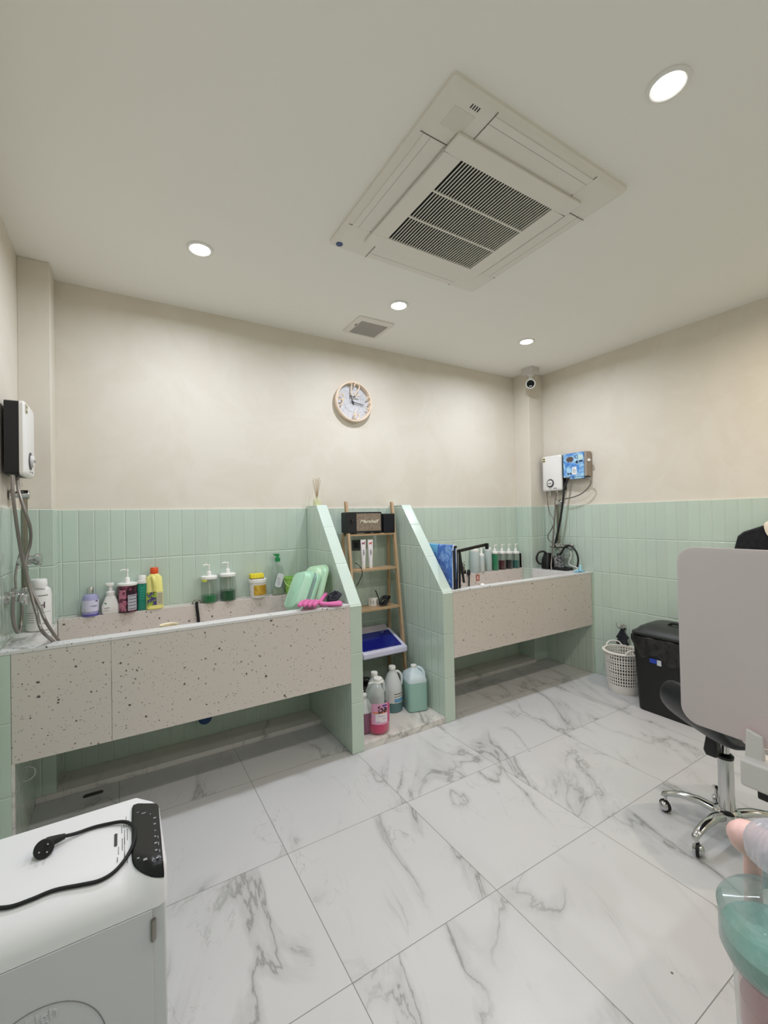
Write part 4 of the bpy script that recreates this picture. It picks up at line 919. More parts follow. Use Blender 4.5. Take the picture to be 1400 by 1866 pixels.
# small glass stack, hook and strap, sticker, soap
x, h, r = dims(845, 1047, 1024, 4, 2.985)
t = thing('metal_clamp', 'small dull metal clamp standing at the left end of the right back ledge', 'clamp', (x, 2.985, LZ))
MB().rr([(0, r*1.1, r, .004), (h*.3, r*.9, r*.8, .004), (h*.35, r*.5, r*.5, .003), (h*.6, r*.5, r*.5, .003)]).build('base', M['steel'], t)
MB().tube(smooth_path([(-r, 0, h*.6), (r, 0, h*.72), (-r*.6, 0, h*.86), (r, 0, h)], 4), .004, 8).build('jaws', M['steel'], t)
q = P(854, 1043, 1, 2.945)
t = tag(MB().tube(smooth_path([(q.x, 2.949, .915), (q.x, 2.940, .90), (q.x, 2.938, .85), (q.x-.003, 2.938, .80), (q.x, 2.938, .752)], 4), .006, 8).build('strap', M['rubber']), 'black strap with a knob end hanging from the right back ledge', 'strap')
MB().rr([(0, .014, .010, .008), (.02, .017, .011, .009), (.045, .013, .010, .008), (.05, .009, .007, .006)]).build('knob', M['black'], t, loc=(q.x, 2.943, .885))
q = P(871, 1053, 1, 2.9535)
t = tag(MB().at(Matrix.Rotation(PI/2, 4, 'X')).rr([(0, .0215, .027, .002), (.001, .0215, .027, .002)]).build('warning_sticker', mat('sticker_brown', (168, 84, 56), .5), loc=(q.x, 2.9545, q.z)), 'small square brown-orange sticker on the inner back of the right tub', 'sticker')
MB().at(Matrix.Rotation(PI/2, 4, 'X')).tube(smooth_path([(-.006, -.012, .0015), (-.008, .004, .0015), (0, .014, .0015), (.004, -.002, .0015), (.010, -.008, .0015), (.0, -.014, .0015)], 4, True), .0022, 6).build('hand_drawing', inkw, t)
q = P(871, 1066, 2, .90)
tag(MB().rr([(0, .014, .010, .008), (.006, .018, .013, .011), (.013, .016, .011, .01), (.018, .008, .006, .005)]).build('soap_bar', mat('soap_white', (240, 240, 240), .5), loc=(q.x, 2.365, .8992)), 'small white soap lump on the right tub rim', 'soap')

# right end of the right tub: handheld dryer, mixing bowl, brush
q = P(1002, 1020, 0, 3.49)
t = thing('steam_jug', 'black plastic jug with a big loop handle behind the hanging hose', 'jug', (3.485, 2.735, .898))
MB().rr([(0, .05, .035, .015), (.01, .058, .042, .02), (.09, .052, .040, .02), (.13, .035, .030, .015), (.15, .03, .026, .015)]).build('body', M['black'], t)
MB().tube(smooth_path([(-.035, .01, .045), (-.085, .035, .055), (-.105, .045, .10), (-.085, .035, .155), (-.04, .015, .165), (-.01, .0, .14)], 5), .009, 10).build('handle', M['black'], t)
t = thing('foam_machine', 'chrome and black bathing device with a clear chamber standing under the right mixer', 'bath device', (3.51, 2.600, .898))
MB().rr([(0, .058, .085, .02), (.018, .058, .085, .02), (.026, .05, .07, .02)]).build('base', M['black'], t)
MB().lathe([(.046, .026), (.046, .13)], 28, cy=.03).build('printed_tank', noisy('silver_print', (150, 150, 152), (28, 28, 32), 55, .3, 3), t)
MB().lathe([(.040, .026), (.042, .12)], 28, cy=-.045).build('clear_chamber', M['clear'], t)
MB().tube([(-.02, .03, .15), (-.02, -.03, .09)], .012, 12).build('black_lever', M['black'], t)
q = P(1060, 1042, 2, .91)
t = thing('cleaning_brush', 'light blue plastic brush lying on the rim at the right end of the right tub', 'brush', (3.455, 2.385, .8995)); lbm = mat('sky_blue_plastic', (140, 196, 218), .35)
b = MB()
for k in range(7):
    a = k*.9; b.tube(smooth_path([(0, 0, .008), (.03*math.cos(a), .012*math.sin(a), .016), (.065*math.cos(a*1.1), .024*math.sin(a), .005)], 3), [.008, .008, .007, .007, .006, .005, .004], 8)
b.build('bristle_pad', lbm, t)
MB().tube(smooth_path([(.02, 0, .012), (.03, .01, .03), (.05, .02, .055)], 4), .009, 10).build('stem', lbm, t)
hose('thin pale hose dropping from the right mixer to the rim', [P(1040, 1004, 0, XH-.03), P(1041, 1014, 0, XH-.03), P(1037, 1028, 0, XH-.03), Vector((3.50, 2.43, .93)), Vector((3.43, 2.415, .912))], .0045, mat('pale_hose', (214, 214, 212), .25))

# ------------------------------------------------------------------ right side: basket, bin, leash, shirt
t = thing('laundry_basket', 'round white perforated plastic basket on the floor beside the black bin', 'basket', (3.428, 1.992, 0))
wp = mat('basket_white', (232, 227, 220), .45); rb, rt_ = .112, .136; hb = zat(1184, 3.428, 1.992)
b = MB(); b.lathe([(rb, 0), (rb+.004, .01), (rb+.008, .065), (rb+.0055, .065), (rb+.001, .012), (.001, .010)], 48, cap1=False); b.build('base', wp, t)
def br(z): return rb+.008+(rt_-rb-.008)*(z-.065)/(hb-.065)
b = MB(); N = 44
for k in range(N):
    a = 2*PI*k/N; c, s_ = math.cos(a), math.sin(a); w_ = .0042
    vs = []
    for z in (.06, hb-.012):
        for dr, dw in ((-.0015, -w_), (.0015, -w_), (.0015, w_), (-.0015, w_)):
            rr_ = br(z)+dr; vs.append((rr_*c-dw*s_, rr_*s_+dw*c, z))
    b.add(vs, [(0, 1, 5, 4), (1, 2, 6, 5), (2, 3, 7, 6), (3, 0, 4, 7)])
for z, hh_ in ((.083, .004), (.108, .0035), (.133, .0035), (.150, .0035), (.177, .0035), (.202, .0035), (.220, .0035), (.245, .0035), (.262, .0035), (.290, .0035), (.312, .005)):
    b.lathe([(br(z)-.0016, z-hh_), (br(z)+.0016, z-hh_), (br(z)+.0016, z+hh_), (br(z)-.0016, z+hh_), (br(z)-.0016, z-hh_)], 44, cap0=False, cap1=False)
b.build('lattice_wall', wp, t)
b = MB(); b.lathe([(br(hb)-.002, hb-.014), (br(hb)+.016, hb-.010), (br(hb)+.018, hb-.002), (br(hb)+.004, hb+.003), (br(hb)-.003, hb), (br(hb)-.002, hb-.014)], 56, cap0=False, cap1=False); b.build('rim', wp, t)
for q in (-1, 1):
    a0 = R(-118) if q < 0 else R(62); b = MB(); rr_ = br(hb)+.008
    b.tube(smooth_path([(rr_*math.cos(a0+u), rr_*math.sin(a0+u), hb+dz) for u, dz in ((-.48, -.002), (-.36, .022), (-.18, .032), (0, .034), (.18, .032), (.36, .022), (.48, -.002))], 4), .0058, 10)
    b.build('handle', wp, t)
dk = noisy('dark_cloth', (26, 28, 34), (52, 54, 62), 18, .9, 3, bump=.003)
b = MB(); rings = []
for z, k in ((.06, 0), (.12, 0), (.18, 0), (.215, .004), (.24, .02), (.255, .05), (.26, .08)):
    rr_ = br(z)-.007-k; rings.append([(rr_*math.cos(a)*(1-.03*(1+math.sin(3*a+z*30))), rr_*math.sin(a)*(1-.03*(1+math.sin(4*a+z*20))), z+.006*math.sin(5*a)) for a in [2*PI*q/36 for q in range(36)]])
b.loft([[(.095*math.cos(a), .095*math.sin(a), .0125) for a in [2*PI*k/36 for k in range(36)]]]+rings); o = b.build('laundry', dk, loc=(3.428, 1.992, 0)); tag(o, 'dark crumpled cloth lying inside the white basket', 'laundry')
hz = zat(1143, 3.58, 2.07)
t = thing('wall_hook', 'chrome triple wall hook above the white basket with a black strap on it', 'hook', (XR, 2.075, hz))
b = MB().at(Matrix.Rotation(-PI/2, 4, 'Y')); b.lathe([(.022, 0), (.022, .006), (.009, .010), (.009, .03)], 20); b.build('base', M['chrome'], t)
for k in (-1, 0, 1): MB().tube(smooth_path([(-.028, 0, 0), (-.045, k*.018, -.006), (-.056, k*.032, .012), (-.05, k*.036, .034)], 4), .0042, 8).build('prong', M['chrome'], t)
b = MB(); pr = [(-.012, .0), (.012, .0), (.02, -.03), (.05, -.075), (.038, -.09), (.052, -.11), (.04, -.135), (-.045, -.135), (-.05, -.11), (-.035, -.09), (-.05, -.065), (-.02, -.03)]
b.loft([[(XR-.03+.008*math.sin(j*2)+dx, 2.075+y_, hz-.012+z_) for j, (y_, z_) in enumerate(pr)] for dx in (-.012, .008)]); o = b.build('hanging_cloth', dk, bevel=.003)
tag(o, 'black cloth hanging from the chrome wall hook behind the basket', 'cloth')

# black bin with lid and liner
bx_, by_ = 3.355, 1.715
t = thing('trash_bin', 'large black lidded trash bin with its liner bag folded over the edge', 'bin', (0, 0, 0)); bb = mat('bin_black', (20, 21, 21), .5)
FLx, FLy = 3.205, 1.752      # near-left bottom corner as seen from the door
x0b, x1b, y0b, y1b = 3.190, 3.500, 1.36, 1.76
cxx, cyy = (x0b+x1b)/2, (y0b+y1b)/2; hw_, hd_ = (x1b-x0b)/2, (y1b-y0b)/2
b = MB(); b.rr([(0, hw_*.97, hd_*.97, .03), (.01, hw_, hd_, .035), (.40, hw_*1.17, hd_*1.06, .04), (.53, hw_*1.24, hd_*1.08, .04)], cx=cxx, cy=cyy); b.build('body', bb, t)
lin_ = noisy('bag_black', (26, 26, 26), (44, 43, 41), 14, .35, 4, bump=.006)
b = MB(); rings = []
base = []
for z, k in ((.39, 1.20), (.42, 1.225), (.46, 1.26), (.50, 1.30), (.535, 1.30), (.548, 1.15)):
    ring = []
    for i in range(72):
        a = 2*PI*i/72; c, s_ = math.cos(a), math.sin(a); e = 6
        rr_ = (abs(c)**e+abs(s_)**e)**(-1/e); wv = .006*math.sin(a*11+z*40)+.004*math.sin(a*23)
        ring.append((min(XR-.004, cxx+(hw_*k+wv)*c*rr_), cyy+(hd_*(1+(k-1)*.55)+wv)*s_*rr_, z+(.018*math.sin(a*5)+.01*math.sin(a*9) if z < .42 else 0)))
    rings.append(ring)
b.loft(rings, cap0=False, cap1=False); b.build('liner_bag', lin_, t, label='crumpled black bag folded over the edge')
b = MB(); b.rr([(.548, hw_*1.25, hd_*1.12, .05), (.562, hw_*1.25, hd_*1.12, .05), (.575, hw_*1.12, hd_*1.02, .06), (.596, hw_*1.0, hd_*.94, .06), (.599, hw_*.92, hd_*.88, .06), (.612, hw_*.80, hd_*.80, .06), (.622, hw_*.45, hd_*.55, .05)], cx=cxx-.005, cy=cyy)
b.build('lid', mat('lid_black', (44, 46, 44), .4), t)
b = MB(); b.tube(smooth_path([(cxx-.06, cyy+.03, .612), (cxx-.06, cyy+.0, .636), (cxx-.06, cyy-.04, .636), (cxx-.06, cyy-.07, .612)], 4), .009, 8); b.build('lid_handle', bb, t)
f0 = x0b-.024
def bp(px, py): return P(px, py, 0, f0)
q0, q1 = bp(1185, 1202), bp(1206, 1210)
b = MB(); 
zs_ = (zat(1200, f0, q0.y), zat(1210, f0, q0.y)); y0_, y1_ = q0.y, q1.y; ym = y0_+(y1_-y0_)*.62
def stk(ya, yb2, mi): b.add([(f0-.0035, ya, zs_[1]-.022), (f0-.0035, yb2, zs_[1]-.022), (f0-.006, yb2, zs_[0]+.0), (f0-.006, ya, zs_[0]+.0)], [(0, 1, 2, 3)], mi)
b = MB(); b.box(f0-.0065, f0, ym, y0_, .365, .395); b.build('blue_sticker', mat('sticker_blue', (40, 66, 170), .4), t)
b = MB(); b.box(f0-.0065, f0, y1_, ym-.002, .357, .393); b.build('white_sticker', mat('sticker_white', (200, 204, 210), .4), t)

# shirt on the right wall
t = thing('hanging_shirt', 'black shirt with cream collar hanging on the right wall behind the frosted panel', 'shirt', (0, 0, 0))
cy0 = 1.03; sh = noisy('black_cotton', (17, 18, 22), (28, 29, 34), 30, .9, 3)
outl = [(0, 1.335), (.055, 1.335), (.10, 1.315), (.20, 1.275), (.232, 1.245), (.262, 1.13), (.25, .95), (.20, .96), (.205, .70), (-.205, .70), (-.20, .96), (-.25, .95), (-.262, 1.13), (-.232, 1.245), (-.20, 1.275), (-.10, 1.315), (-.055, 1.335)]
b = MB(); cc = [(sum(p[0] for p in outl)/len(outl)), 1.1]
b.loft([[(XR-.012, cy0+y_, z_) for y_, z_ in outl], [(XR-.045, cy0+y_*.985, z_) for y_, z_ in outl], [(XR-.075, cy0+y_*.93, 1.03+(z_-1.03)*.965) for y_, z_ in outl]]); b.build('shirt_body', sh, t, bevel=.006, bseg=3)
crm = mat('cream_collar', (214, 202, 188), .8)
b = MB()
for q in (-1, 1):
    pts = [(XR-.03, cy0+q*.052, 1.352), (XR-.075, cy0+q*.064, 1.325), (XR-.085, cy0+q*.054, 1.275), (XR-.088, cy0+q*.030, 1.235), (XR-.090, cy0+q*.002, 1.19)]
    pp = smooth_path(pts, 5)
    b.loft([[(p.x, p.y-.013, p.z), (p.x-.004, p.y+.013, p.z), (p.x+.004, p.y+.013, p.z), (p.x+.006, p.y-.013, p.z)] for p in pp])
b.tube(smooth_path([(XR-.03, cy0+.052, 1.350), (XR-.016, cy0, 1.362), (XR-.03, cy0-.052, 1.350)], 5), .009, 8)
b.build('collar', crm, t, label='cream ribbed collar')
b = MB().tube(smooth_path([(XR-.014, cy0, 1.40), (XR-.03, cy0, 1.385), (XR-.03, cy0, 1.35)], 4), .003, 8); b.build('hanger', M['chrome'], t)
b = MB().box(XR-.014, XR, cy0-.012, cy0+.012, 1.385, 1.415); b.build('wall_hook', M['white'], t)

# ------------------------------------------------------------------ rolling stool
t = thing('rolling_stool', 'black saddle stool with low back on a chrome five-arm base with castors', 'stool', (2.245, .865, 0))
L = Vector((-.854, .52, 0)); V = Vector((-.52, -.854, 0))     # towards the backrest, and across
def sp(u, v, z): q = L*u+V*v; return (q.x, q.y, z)
prof = [(-.215, .500, .06, .012), (-.19, .492, .13, .022), (-.12, .480, .185, .028), (-.03, .474, .205, .030), (.05, .476, .21, .030), (.10, .485, .205, .030), (.135, .505, .20, .030), (.158, .54, .19, .028), (.168, .58, .17, .024), (.170, .62, .14, .019), (.168, .645, .105, .013), (.167, .655, .06, .006)]
rings = []
for i, (u, z, wv, th) in enumerate(prof):
    u0, z0_ = prof[max(0, i-1)][:2]; u1, z1_ = prof[min(len(prof)-1, i+1)][:2]; d = Vector((u1-u0, z1_-z0_)).normalized(); nx, nz = -d.y, d.x
    ring = []
    for k in range(24):
        a = 2*PI*k/24; vv = wv*math.copysign(abs(math.cos(a))**.7, math.cos(a)); tt = th*math.copysign(abs(math.sin(a))**.8, math.sin(a))
        lift = .02*(vv/max(wv, .01))**2
        ring.append(sp(u+nx*tt, vv, z+nz*tt+lift*(1 if i < 5 else 0)))
    rings.append(ring)
MB().loft(rings).build('seat', noisy('black_leather', (30, 32, 38), (24, 25, 30), 60, .38, 3), t, ang=60, sub=1)
ch = M['chrome']
MB().lathe([(.10, .452), (.10, .46), (.03, .462)], 28).build('seat_plate', M['black'], t)
MB().lathe([(.0165, .36), (.0165, .455)], 24).build('gas_piston', ch, t)
MB().lathe([(.030, .34), (.031, .352), (.020, .362), (.0165, .364)], 24).build('collar', M['black'], t)
MB().lathe([(.034, .085), (.030, .12), (.0285, .34), (.027, .345)], 28).build('post', ch, t)
q = L*.055; b = MB(); b.at(T(q.x, q.y, 0)).rr([(.355, .022, .022, .01), (.375, .028, .028, .012), (.43, .020, .020, .01), (.455, .018, .018, .01)]); b.build('lever_box', M['black'], t)
MB().lathe([(.05, .075), (.056, .09), (.05, .115), (.034, .125)], 28).build('hub', ch, t)
c1 = Vector((2.185, 1.085, 0))-Vector((2.245, .865, 0)); base_a = R(103)
for k in range(5):
    a = base_a + k*2*PI/5; d = Vector((math.cos(a), math.sin(a), 0)); s_ = Vector((-d.y, d.x, 0)); rings = []
    for (u, z, w_, h_) in ((.03, .098, .024, .018), (.10, .112, .021, .016), (.17, .107, .018, .014), (.215, .092, .016, .012), (.243, .080, .015, .011), (.249, .074, .010, .006)):
        rings.append([tuple(d*u+s_*(w_*math.cos(x))+Vector((0, 0, z+h_*math.sin(x)))) for x in [2*PI*j/16 for j in range(16)]])
    arm = MB().loft(rings).build('base_arm', ch, t)
    wa = a+1.1+k*.9; wd = Vector((math.cos(wa), math.sin(wa), 0)); c_ = d*.232+Vector((0, 0, .0285)); ax = FR(c_, wd, (0, 0, 1))
    cst = MB().at(T(d.x*.232, d.y*.232, 0)).lathe([(.007, .045), (.007, .075)], 14).build('castor_stem', ch, arm)
    b = MB().at(FR(c_, (0, 0, 1), wd.cross((0, 0, 1)))); b.lathe([(.018, -.004), (.028, -.002), (.028, .008), (.018, .010)], 28); b.build('tyre', M['rubber'], arm)
    b = MB().at(FR(c_, (0, 0, 1), wd.cross((0, 0, 1)))); b.lathe([(.022, .009), (.020, .018), (.014, .024), (.001, .028)], 24); b.lathe([(.001, -.018), (.014, -.014), (.020, -.004)], 24); b.build('wheel_dome', ch, arm)

# ------------------------------------------------------------------ trolley out of the frame and the frosted panel clamped to it
t = thing('trolley', 'white trolley beside the frosted panel, just outside the right edge of the photo', 'trolley', (1.5, .05, 0)); wt = mat('trolley_white', (224, 222, 218), .4)
MB().box(-.28, .30, -.35, .27, .725, .745).build('top', wt, t, bevel=.004)
MB().box(-.26, .28, -.33, .25, .22, .24).build('lower_shelf', wt, t, bevel=.004)
for sx in (-.25, .26):
    for sy in (-.31, .23): MB().box(sx-.012, sx+.012, sy-.012, sy+.012, 0, .725).build('leg', M['steel'], t)
X0 = 1.345
t = thing('frosted_panel', 'large frosted white plastic panel with rounded corners standing at the right edge of the photo', 'panel', (X0, .345, .0))
pz1, pz0 = zat(996, X0, .60), zat(1322, X0, .575)
fp = mat('frosted_sheet', (222, 220, 220), .62, alpha=1, trans=.35, ior=1.1); tt_ = NT(fp)
tr = tt_.n('ShaderNodeBsdfTranslucent'); tr.inputs[0].default_value = (*lin((230, 222, 224)), 1)
mx_ = tt_.n('ShaderNodeMixShader'); mx_.inputs[0].default_value = .42
tt_.L(tt_.b.outputs[0], mx_.inputs[1]); tt_.L(tr.outputs[0], mx_.inputs[2]); tt_.L(mx_.outputs[0], tt_.t.nodes['Material Output'].inputs[0])
b = MB().at(T(0, 0, (pz0+pz1)/2) @ Matrix.Rotation(PI/2, 4, 'Y')); hz_ = (pz1-pz0)/2
b.rr([(-.0025, hz_, .275, .045), (.0025, hz_, .275, .045)], seg=10, cy=.0); b.build('sheet', fp, t, bevel=.001)
gwh = mat('clamp_white', (204, 200, 196), .4)
c0, c1_, = P(1352, 1376, 0, X0-.03), P(1360, 1430, 0, X0-.03)
zc1, zc0 = zat(1378, X0-.03, c0.y), zat(1426, X0-.03, c0.y)
b = MB().box(-.045, .03, -.105, c0.y-.345, zc0, zc1); b.build('clamp_block', gwh, t, bevel=.006, bseg=3)
g0 = P(1358, 1372, 0, X0-.014).y; g1 = P(1394, 1372, 0, X0-.014).y; zt2 = zat(1326, X0-.014, g0)
b = MB(); b.loft([[(-.016, y_, z_), (-.005, y_, z_), ] for y_, z_ in ()] or [[(-.018, g0-.345, zc1-.01), (-.018, g1-.345, zc1-.01), (-.016, g1-.345+.003, zt2-.010), (-.016, g0-.345-.003, zt2)], [(-.004, g0-.345, zc1-.01), (-.004, g1-.345, zc1-.01), (-.004, g1-.345+.003, zt2-.010), (-.004, g0-.345-.003, zt2)]]); b.build('clamp_tongue', gwh, t, bevel=.004, bseg=3)
b = MB().box(-.035, .02, -.09, c0.y-.345-.03, zc0-.022, zc0+.002); b.build('clamp_pad', M['black'], t, bevel=.004, label='black rubber pad under the clamp')
b = MB().box(-.03, .015, -.16, -.08, .7455, zc1-.012); b.build('clamp_foot', gwh, t, bevel=.004)
# pink dish behind the clamp, widened and domed to tint the panel
DXX, DYY = 1.50, .461
t = thing('pink_dish', 'shallow white-rimmed pink dish peeping out behind the white clamp', 'dish', (DXX, DYY, .7455))
pk = mat('pink_silicone', (246, 96, 156), .45)
dz = zat(1364, DXX-.05, DYY)-.7455
MB().tube([(0, -.14, 0), (0, -.13, .03), (0, -.06, dz-.03), (0, 0, dz-.022)], .010, 12).build('bracket_arm', gwh, t)
MB().rr([(0, .03, .03, .008), (.006, .03, .03, .008)], cy=-.165).build('bracket_foot', gwh, t)
MB().lathe([(.001, dz-.026), (.045, dz-.022), (.074, dz-.008), (.083, dz+.006), (.085, dz+.010), (.079, dz+.010), (.070, dz-.002), (.001, dz-.008)], 48, cap1=False).build('bowl', gwh, t)
MB().lathe([(.068, dz-.003), (.078, dz+.008), (.074, dz+.012), (.06, dz+.03), (.04, dz+.045), (.001, dz+.052)], 44, cap0=False).build('pink_tint_dome', pk, t, label='pink inside of the dish, domed to tint the panel')  # dome added so that pink glows through the frosted sheet

# ------------------------------------------------------------------ clear bottle near the camera
t = thing('side_table', 'small white table just outside the bottom right of the photo, under the clear bottle', 'table', (.88, .10, 0))
MB().rr([(.575, .20, .20, .04), (.595, .20, .20, .04)]).build('top', wt, t)
MB().lathe([(.02, .01), (.02, .575)], 20).build('post', M['steel'], t); MB().lathe([(.17, 0), (.17, .01), (.03, .018)], 36).build('foot', wt, t)
bc = (FW*.615 + RT*(704/FPX*.615)); BX, BY = bc.x, bc.y
BZ = zat(1775, BX, BY)
t = thing('clear_cup', 'clear plastic canister with pink contents under the clear bottle', 'canister', (BX, BY, .5955)); hc = BZ-.5955-.001
MB().lathe([(.050, 0), (.052, .004), (.058, hc-.006), (.060, hc)], 40).build('cup', M['clear'], t)
MB().lathe([(.046, .004), (.050, hc*.72)], 32).build('contents', mat('dusty_pink', (206, 150, 156), .6), t)
t = thing('spray_bottle', 'large clear bottle with pale teal liquid and a ribbed milky cap at the right edge', 'bottle', (BX, BY, BZ)); r = .073
hs_ = zat(1655, BX, BY)-BZ
cz0, cz1 = zat(1588, BX, BY)-BZ, zat(1506, BX, BY)-BZ
gl = clear_mat('thick_clear', (240, 247, 246), (150, 170, 168), .6, .06)
MB().lathe([(r*.80, 0), (r*.90, .006), (r, .022), (r*1.0, hs_*.62), (r*1.03, hs_*.80), (r*.93, hs_*.92), (r*.62, hs_*.99), (r*.34, hs_+.006), (.021, hs_+.014), (.021, cz0+.012)], 56, cap1=False).build('bottle', gl, t)
lq = noisy('pale_teal_liquid', (150, 198, 186), (176, 212, 204), 30, .08, 5, alpha=.62, coat=.7)
MB().lathe([(r*.78, .003), (r*.88, .009), (r*.965, .024), (r*.965, hs_*.44)], 56).build('liquid', lq, t)
cm = mat('milky_cap', (218, 216, 224), .2, alpha=.5, coat=.7)
b = MB(); rg = []
for z, k in ((cz0+.008, .032), (cz0+.014, .038), (cz0+(cz1-cz0)*.5, .040), (cz0+(cz1-cz0)*.7, .036), (cz0+(cz1-cz0)*.9, .026), (cz1, .016)):
    rg.append([((k+(.0016 if j % 2 else 0))*math.cos(2*PI*j/64), (k+(.0016 if j % 2 else 0))*math.sin(2*PI*j/64), z) for j in range(64)])
b.loft(rg); b.build('ribbed_cap', cm, t, label='ribbed milky translucent cap')
bl = mat('royal_blue', (28, 62, 170), .35)
MB().lathe([(.012, cz1-.001), (.012, cz1+.018), (.010, cz1+.021)], 28).build('blue_top', bl, t, label='royal blue top')
MB().rr([(cz0-.004, .020, .012, .006), (cz0+.012, .024, .014, .006)], cx=.034, cy=-.012).build('blue_tab', bl, t)
MB().lathe([(.012, hs_+.012), (.012, cz1-.012)], 20).build('blue_insert', bl, t)
MB().tube([(0, 0, hs_+.01), (.004, 0, .012)], .003, 8).build('dip_tube', M['frost'], t)
pc = FW*.70 + RT*(652/FPX*.70)
t = thing('pink_pump_bottle', 'pale pink bottle with a rounded egg-shaped head, behind the clear bottle', 'bottle', (pc.x, pc.y, .5955)); pp_ = mat('pale_pink', (232, 190, 184), .4)
zh = zat(1531, pc.x, pc.y)-.5955
MB().lathe([(.020, 0), (.022, .004), (.022, zh-.13), (.012, zh-.10), (.011, zh)], 30).build('bottle', pp_, t)
b = MB().at(T(0, 0, zh) @ FR((0, 0, 0), RT, UP) @ Matrix.Rotation(R(-28), 4, 'Z') @ Matrix.Rotation(PI/2, 4, 'Y'))
b.lathe([(.001, -.036), (.015, -.031), (.0235, -.018), (.0265, 0), (.025, .02), (.021, .045), (.001, .05)], 30); b.build('egg_head', pp_, t)

# ------------------------------------------------------------------ white cabinet appliance at bottom left
TM = .62; XA, XB = XL+.004, .084; yF = 1.15; zS = .549
def ycs(x): return 1.255 if x < .0 else max(1.175, 1.255-(x)/.05*.08)
def surf(x, y):
    yc = ycs(x)
    if y >= yc: return TM
    k = min(1, (yc-y)/(yc-yF)); return zS+(TM-zS)*math.sqrt(max(0, 1-k*k))
t = thing('white_cabinet_appliance', 'white floor appliance with rounded top front and a black touch panel at the bottom left', 'appliance', (0, 0, 0))
aw = mat('appliance_white', (226, 224, 226), .35); ag = mat('appliance_front', (196, 196, 198), .45)
b = MB(); rings = []
for x in (XA, -.2, -.01, .0, .0062, .0125, .0187, .025, .0312, .0375, .0437, .05, .058, .066, .078, .084):
    ins = .0 if x < .07 else (.003 if x < .08 else .010)
    ybk = 1.473 if x < .029 else 1.473-(x-.029)/.055*.064
    ring = [(x, ybk, zS-.02+ins), (x, ybk, TM-.006-ins), (x, ybk-.006-ins, TM-ins)]
    yc = ycs(x)
    for k in range(32):
        th = k/31*PI/2; y_ = yc-(yc-yF-ins)*math.sin(th); ring.append((x, y_, zS+(TM-ins-zS)*math.cos(th)))
    ring.append((x, yF+ins, zS-.02+ins)); rings.append(ring)
b.loft(rings); b.build('top_shell', aw, t, ang=30)
b = MB().box(XA+.001, XB-.003, yF+.004, 1.40, .03, zS-.0195).build('body', ag, t, bevel=.004)
MB().box(XA+.002, .0515, yF-.001, yF+.006, .06, zS-.022).build('door', ag, t, bevel=.001, label='grey-white front door')
hq = P(279, 1695, 1, yF-.004)
b = MB(); b.lathe([(.0045, -.024), (.005, -.022), (.005, .022), (.0045, .024)], 14).box(.0, .006, -.001, .006, -.022, .022); b.build('hinge', M['steel'], t, loc=(.053, yF-.004, hq.z), label='small steel hinge')
for sx in (XA+.05, XB-.05):
    for sy in (yF+.06, 1.34): MB().lathe([(.02, 0), (.02, .032)], 16).build('foot', M['black'], t, loc=(sx, sy, 0))
# oval recess, raised letters and grille of the door
ge = mat('appliance_dark_line', (120, 118, 120), .5)
ec = (-.158, .292); 
def ell(a_, b_, n=60, cx=ec[0], cz=ec[1]): return [(cx+a_*math.cos(2*PI*k/n), yF-.0015, cz+b_*math.sin(2*PI*k/n)) for k in range(n)]
b = MB(); b.tube(ell(.120, .135), .0010, 6, closed=True); b.tube(ell(.078, .092), .0010, 6, closed=True); b.build('oval_outline', ge, t)
b = MB()
for k in range(-5, 6):
    x_ = ec[0]+k*.0125; hh_ = .080*math.sqrt(max(0, 1-(k*.0125/.075)**2)); b.rr([(yF-.0018, .0028, hh_, .0027), (yF-.0005, .0028, hh_, .0027)], cx=x_, cy=0)
b.v = [(x, z, ec[1]+y) for x, y, z in b.v]; b.build('grille_slots', M['dark'], t)
text_mesh('raised_lettering', 'Ugh', .034, ag, t, FR((-.150, yF-.0012, .404), (1, 0, .10), (-.1, 0, 1)), extrude=.0018, label='raised letters on the door')
# touch panel following the top
rows = [(1467, 251, 284), (1470, 243, 288), (1476, 240.5, 289.5), (1490, 240, 290.5), (1510, 240, 292), (1530, 240, 294), (1550, 240, 295.5), (1560, 240, 296.5), (1570, 240.5, 297.5), (1575, 241.5, 298), (1579, 243, 298.3), (1583, 245, 298.6), (1587, 248.5, 299), (1590, 252, 299.2), (1593, 256, 299.4), (1596, 261, 299.6), (1598, 265, 299.5), (1600, 270, 299.4), (1602, 276, 299), (1603, 284, 298.5)]
def onm(px, py, dz=0):
    d = ray(px, py); t0 = .3; q = CAM
    while t0 < 3:
        q = CAM+d*t0
        if q.y >= yF and q.z <= surf(q.x, q.y): break
        t0 += .0008
    return (q.x, q.y, q.z+dz)
b = MB(); NC = 10; vs = []
for py, a0, a1 in rows: vs += [onm(a0+(a1-a0)*k/NC, py, .0048) for k in range(NC+1)]
b.add(vs, [(i*(NC+1)+k, i*(NC+1)+k+1, (i+1)*(NC+1)+k+1, (i+1)*(NC+1)+k) for i in range(len(rows)-1) for k in range(NC)])
o = b.build('touch_panel', mat('panel_black', (18, 18, 20), .3), t, label='glossy black touch panel'); sm = o.modifiers.new('solid', 'SOLIDIFY'); sm.thickness = .003; sm.offset = -1
b = MB()
def dash(px, py, w_, h_, dz=.0058):
    q = onm(px, py, dz); b.box(q[0]-w_/2, q[0]+w_/2, q[1]-h_/2, q[1]+h_/2, q[2]-.0006, q[2])
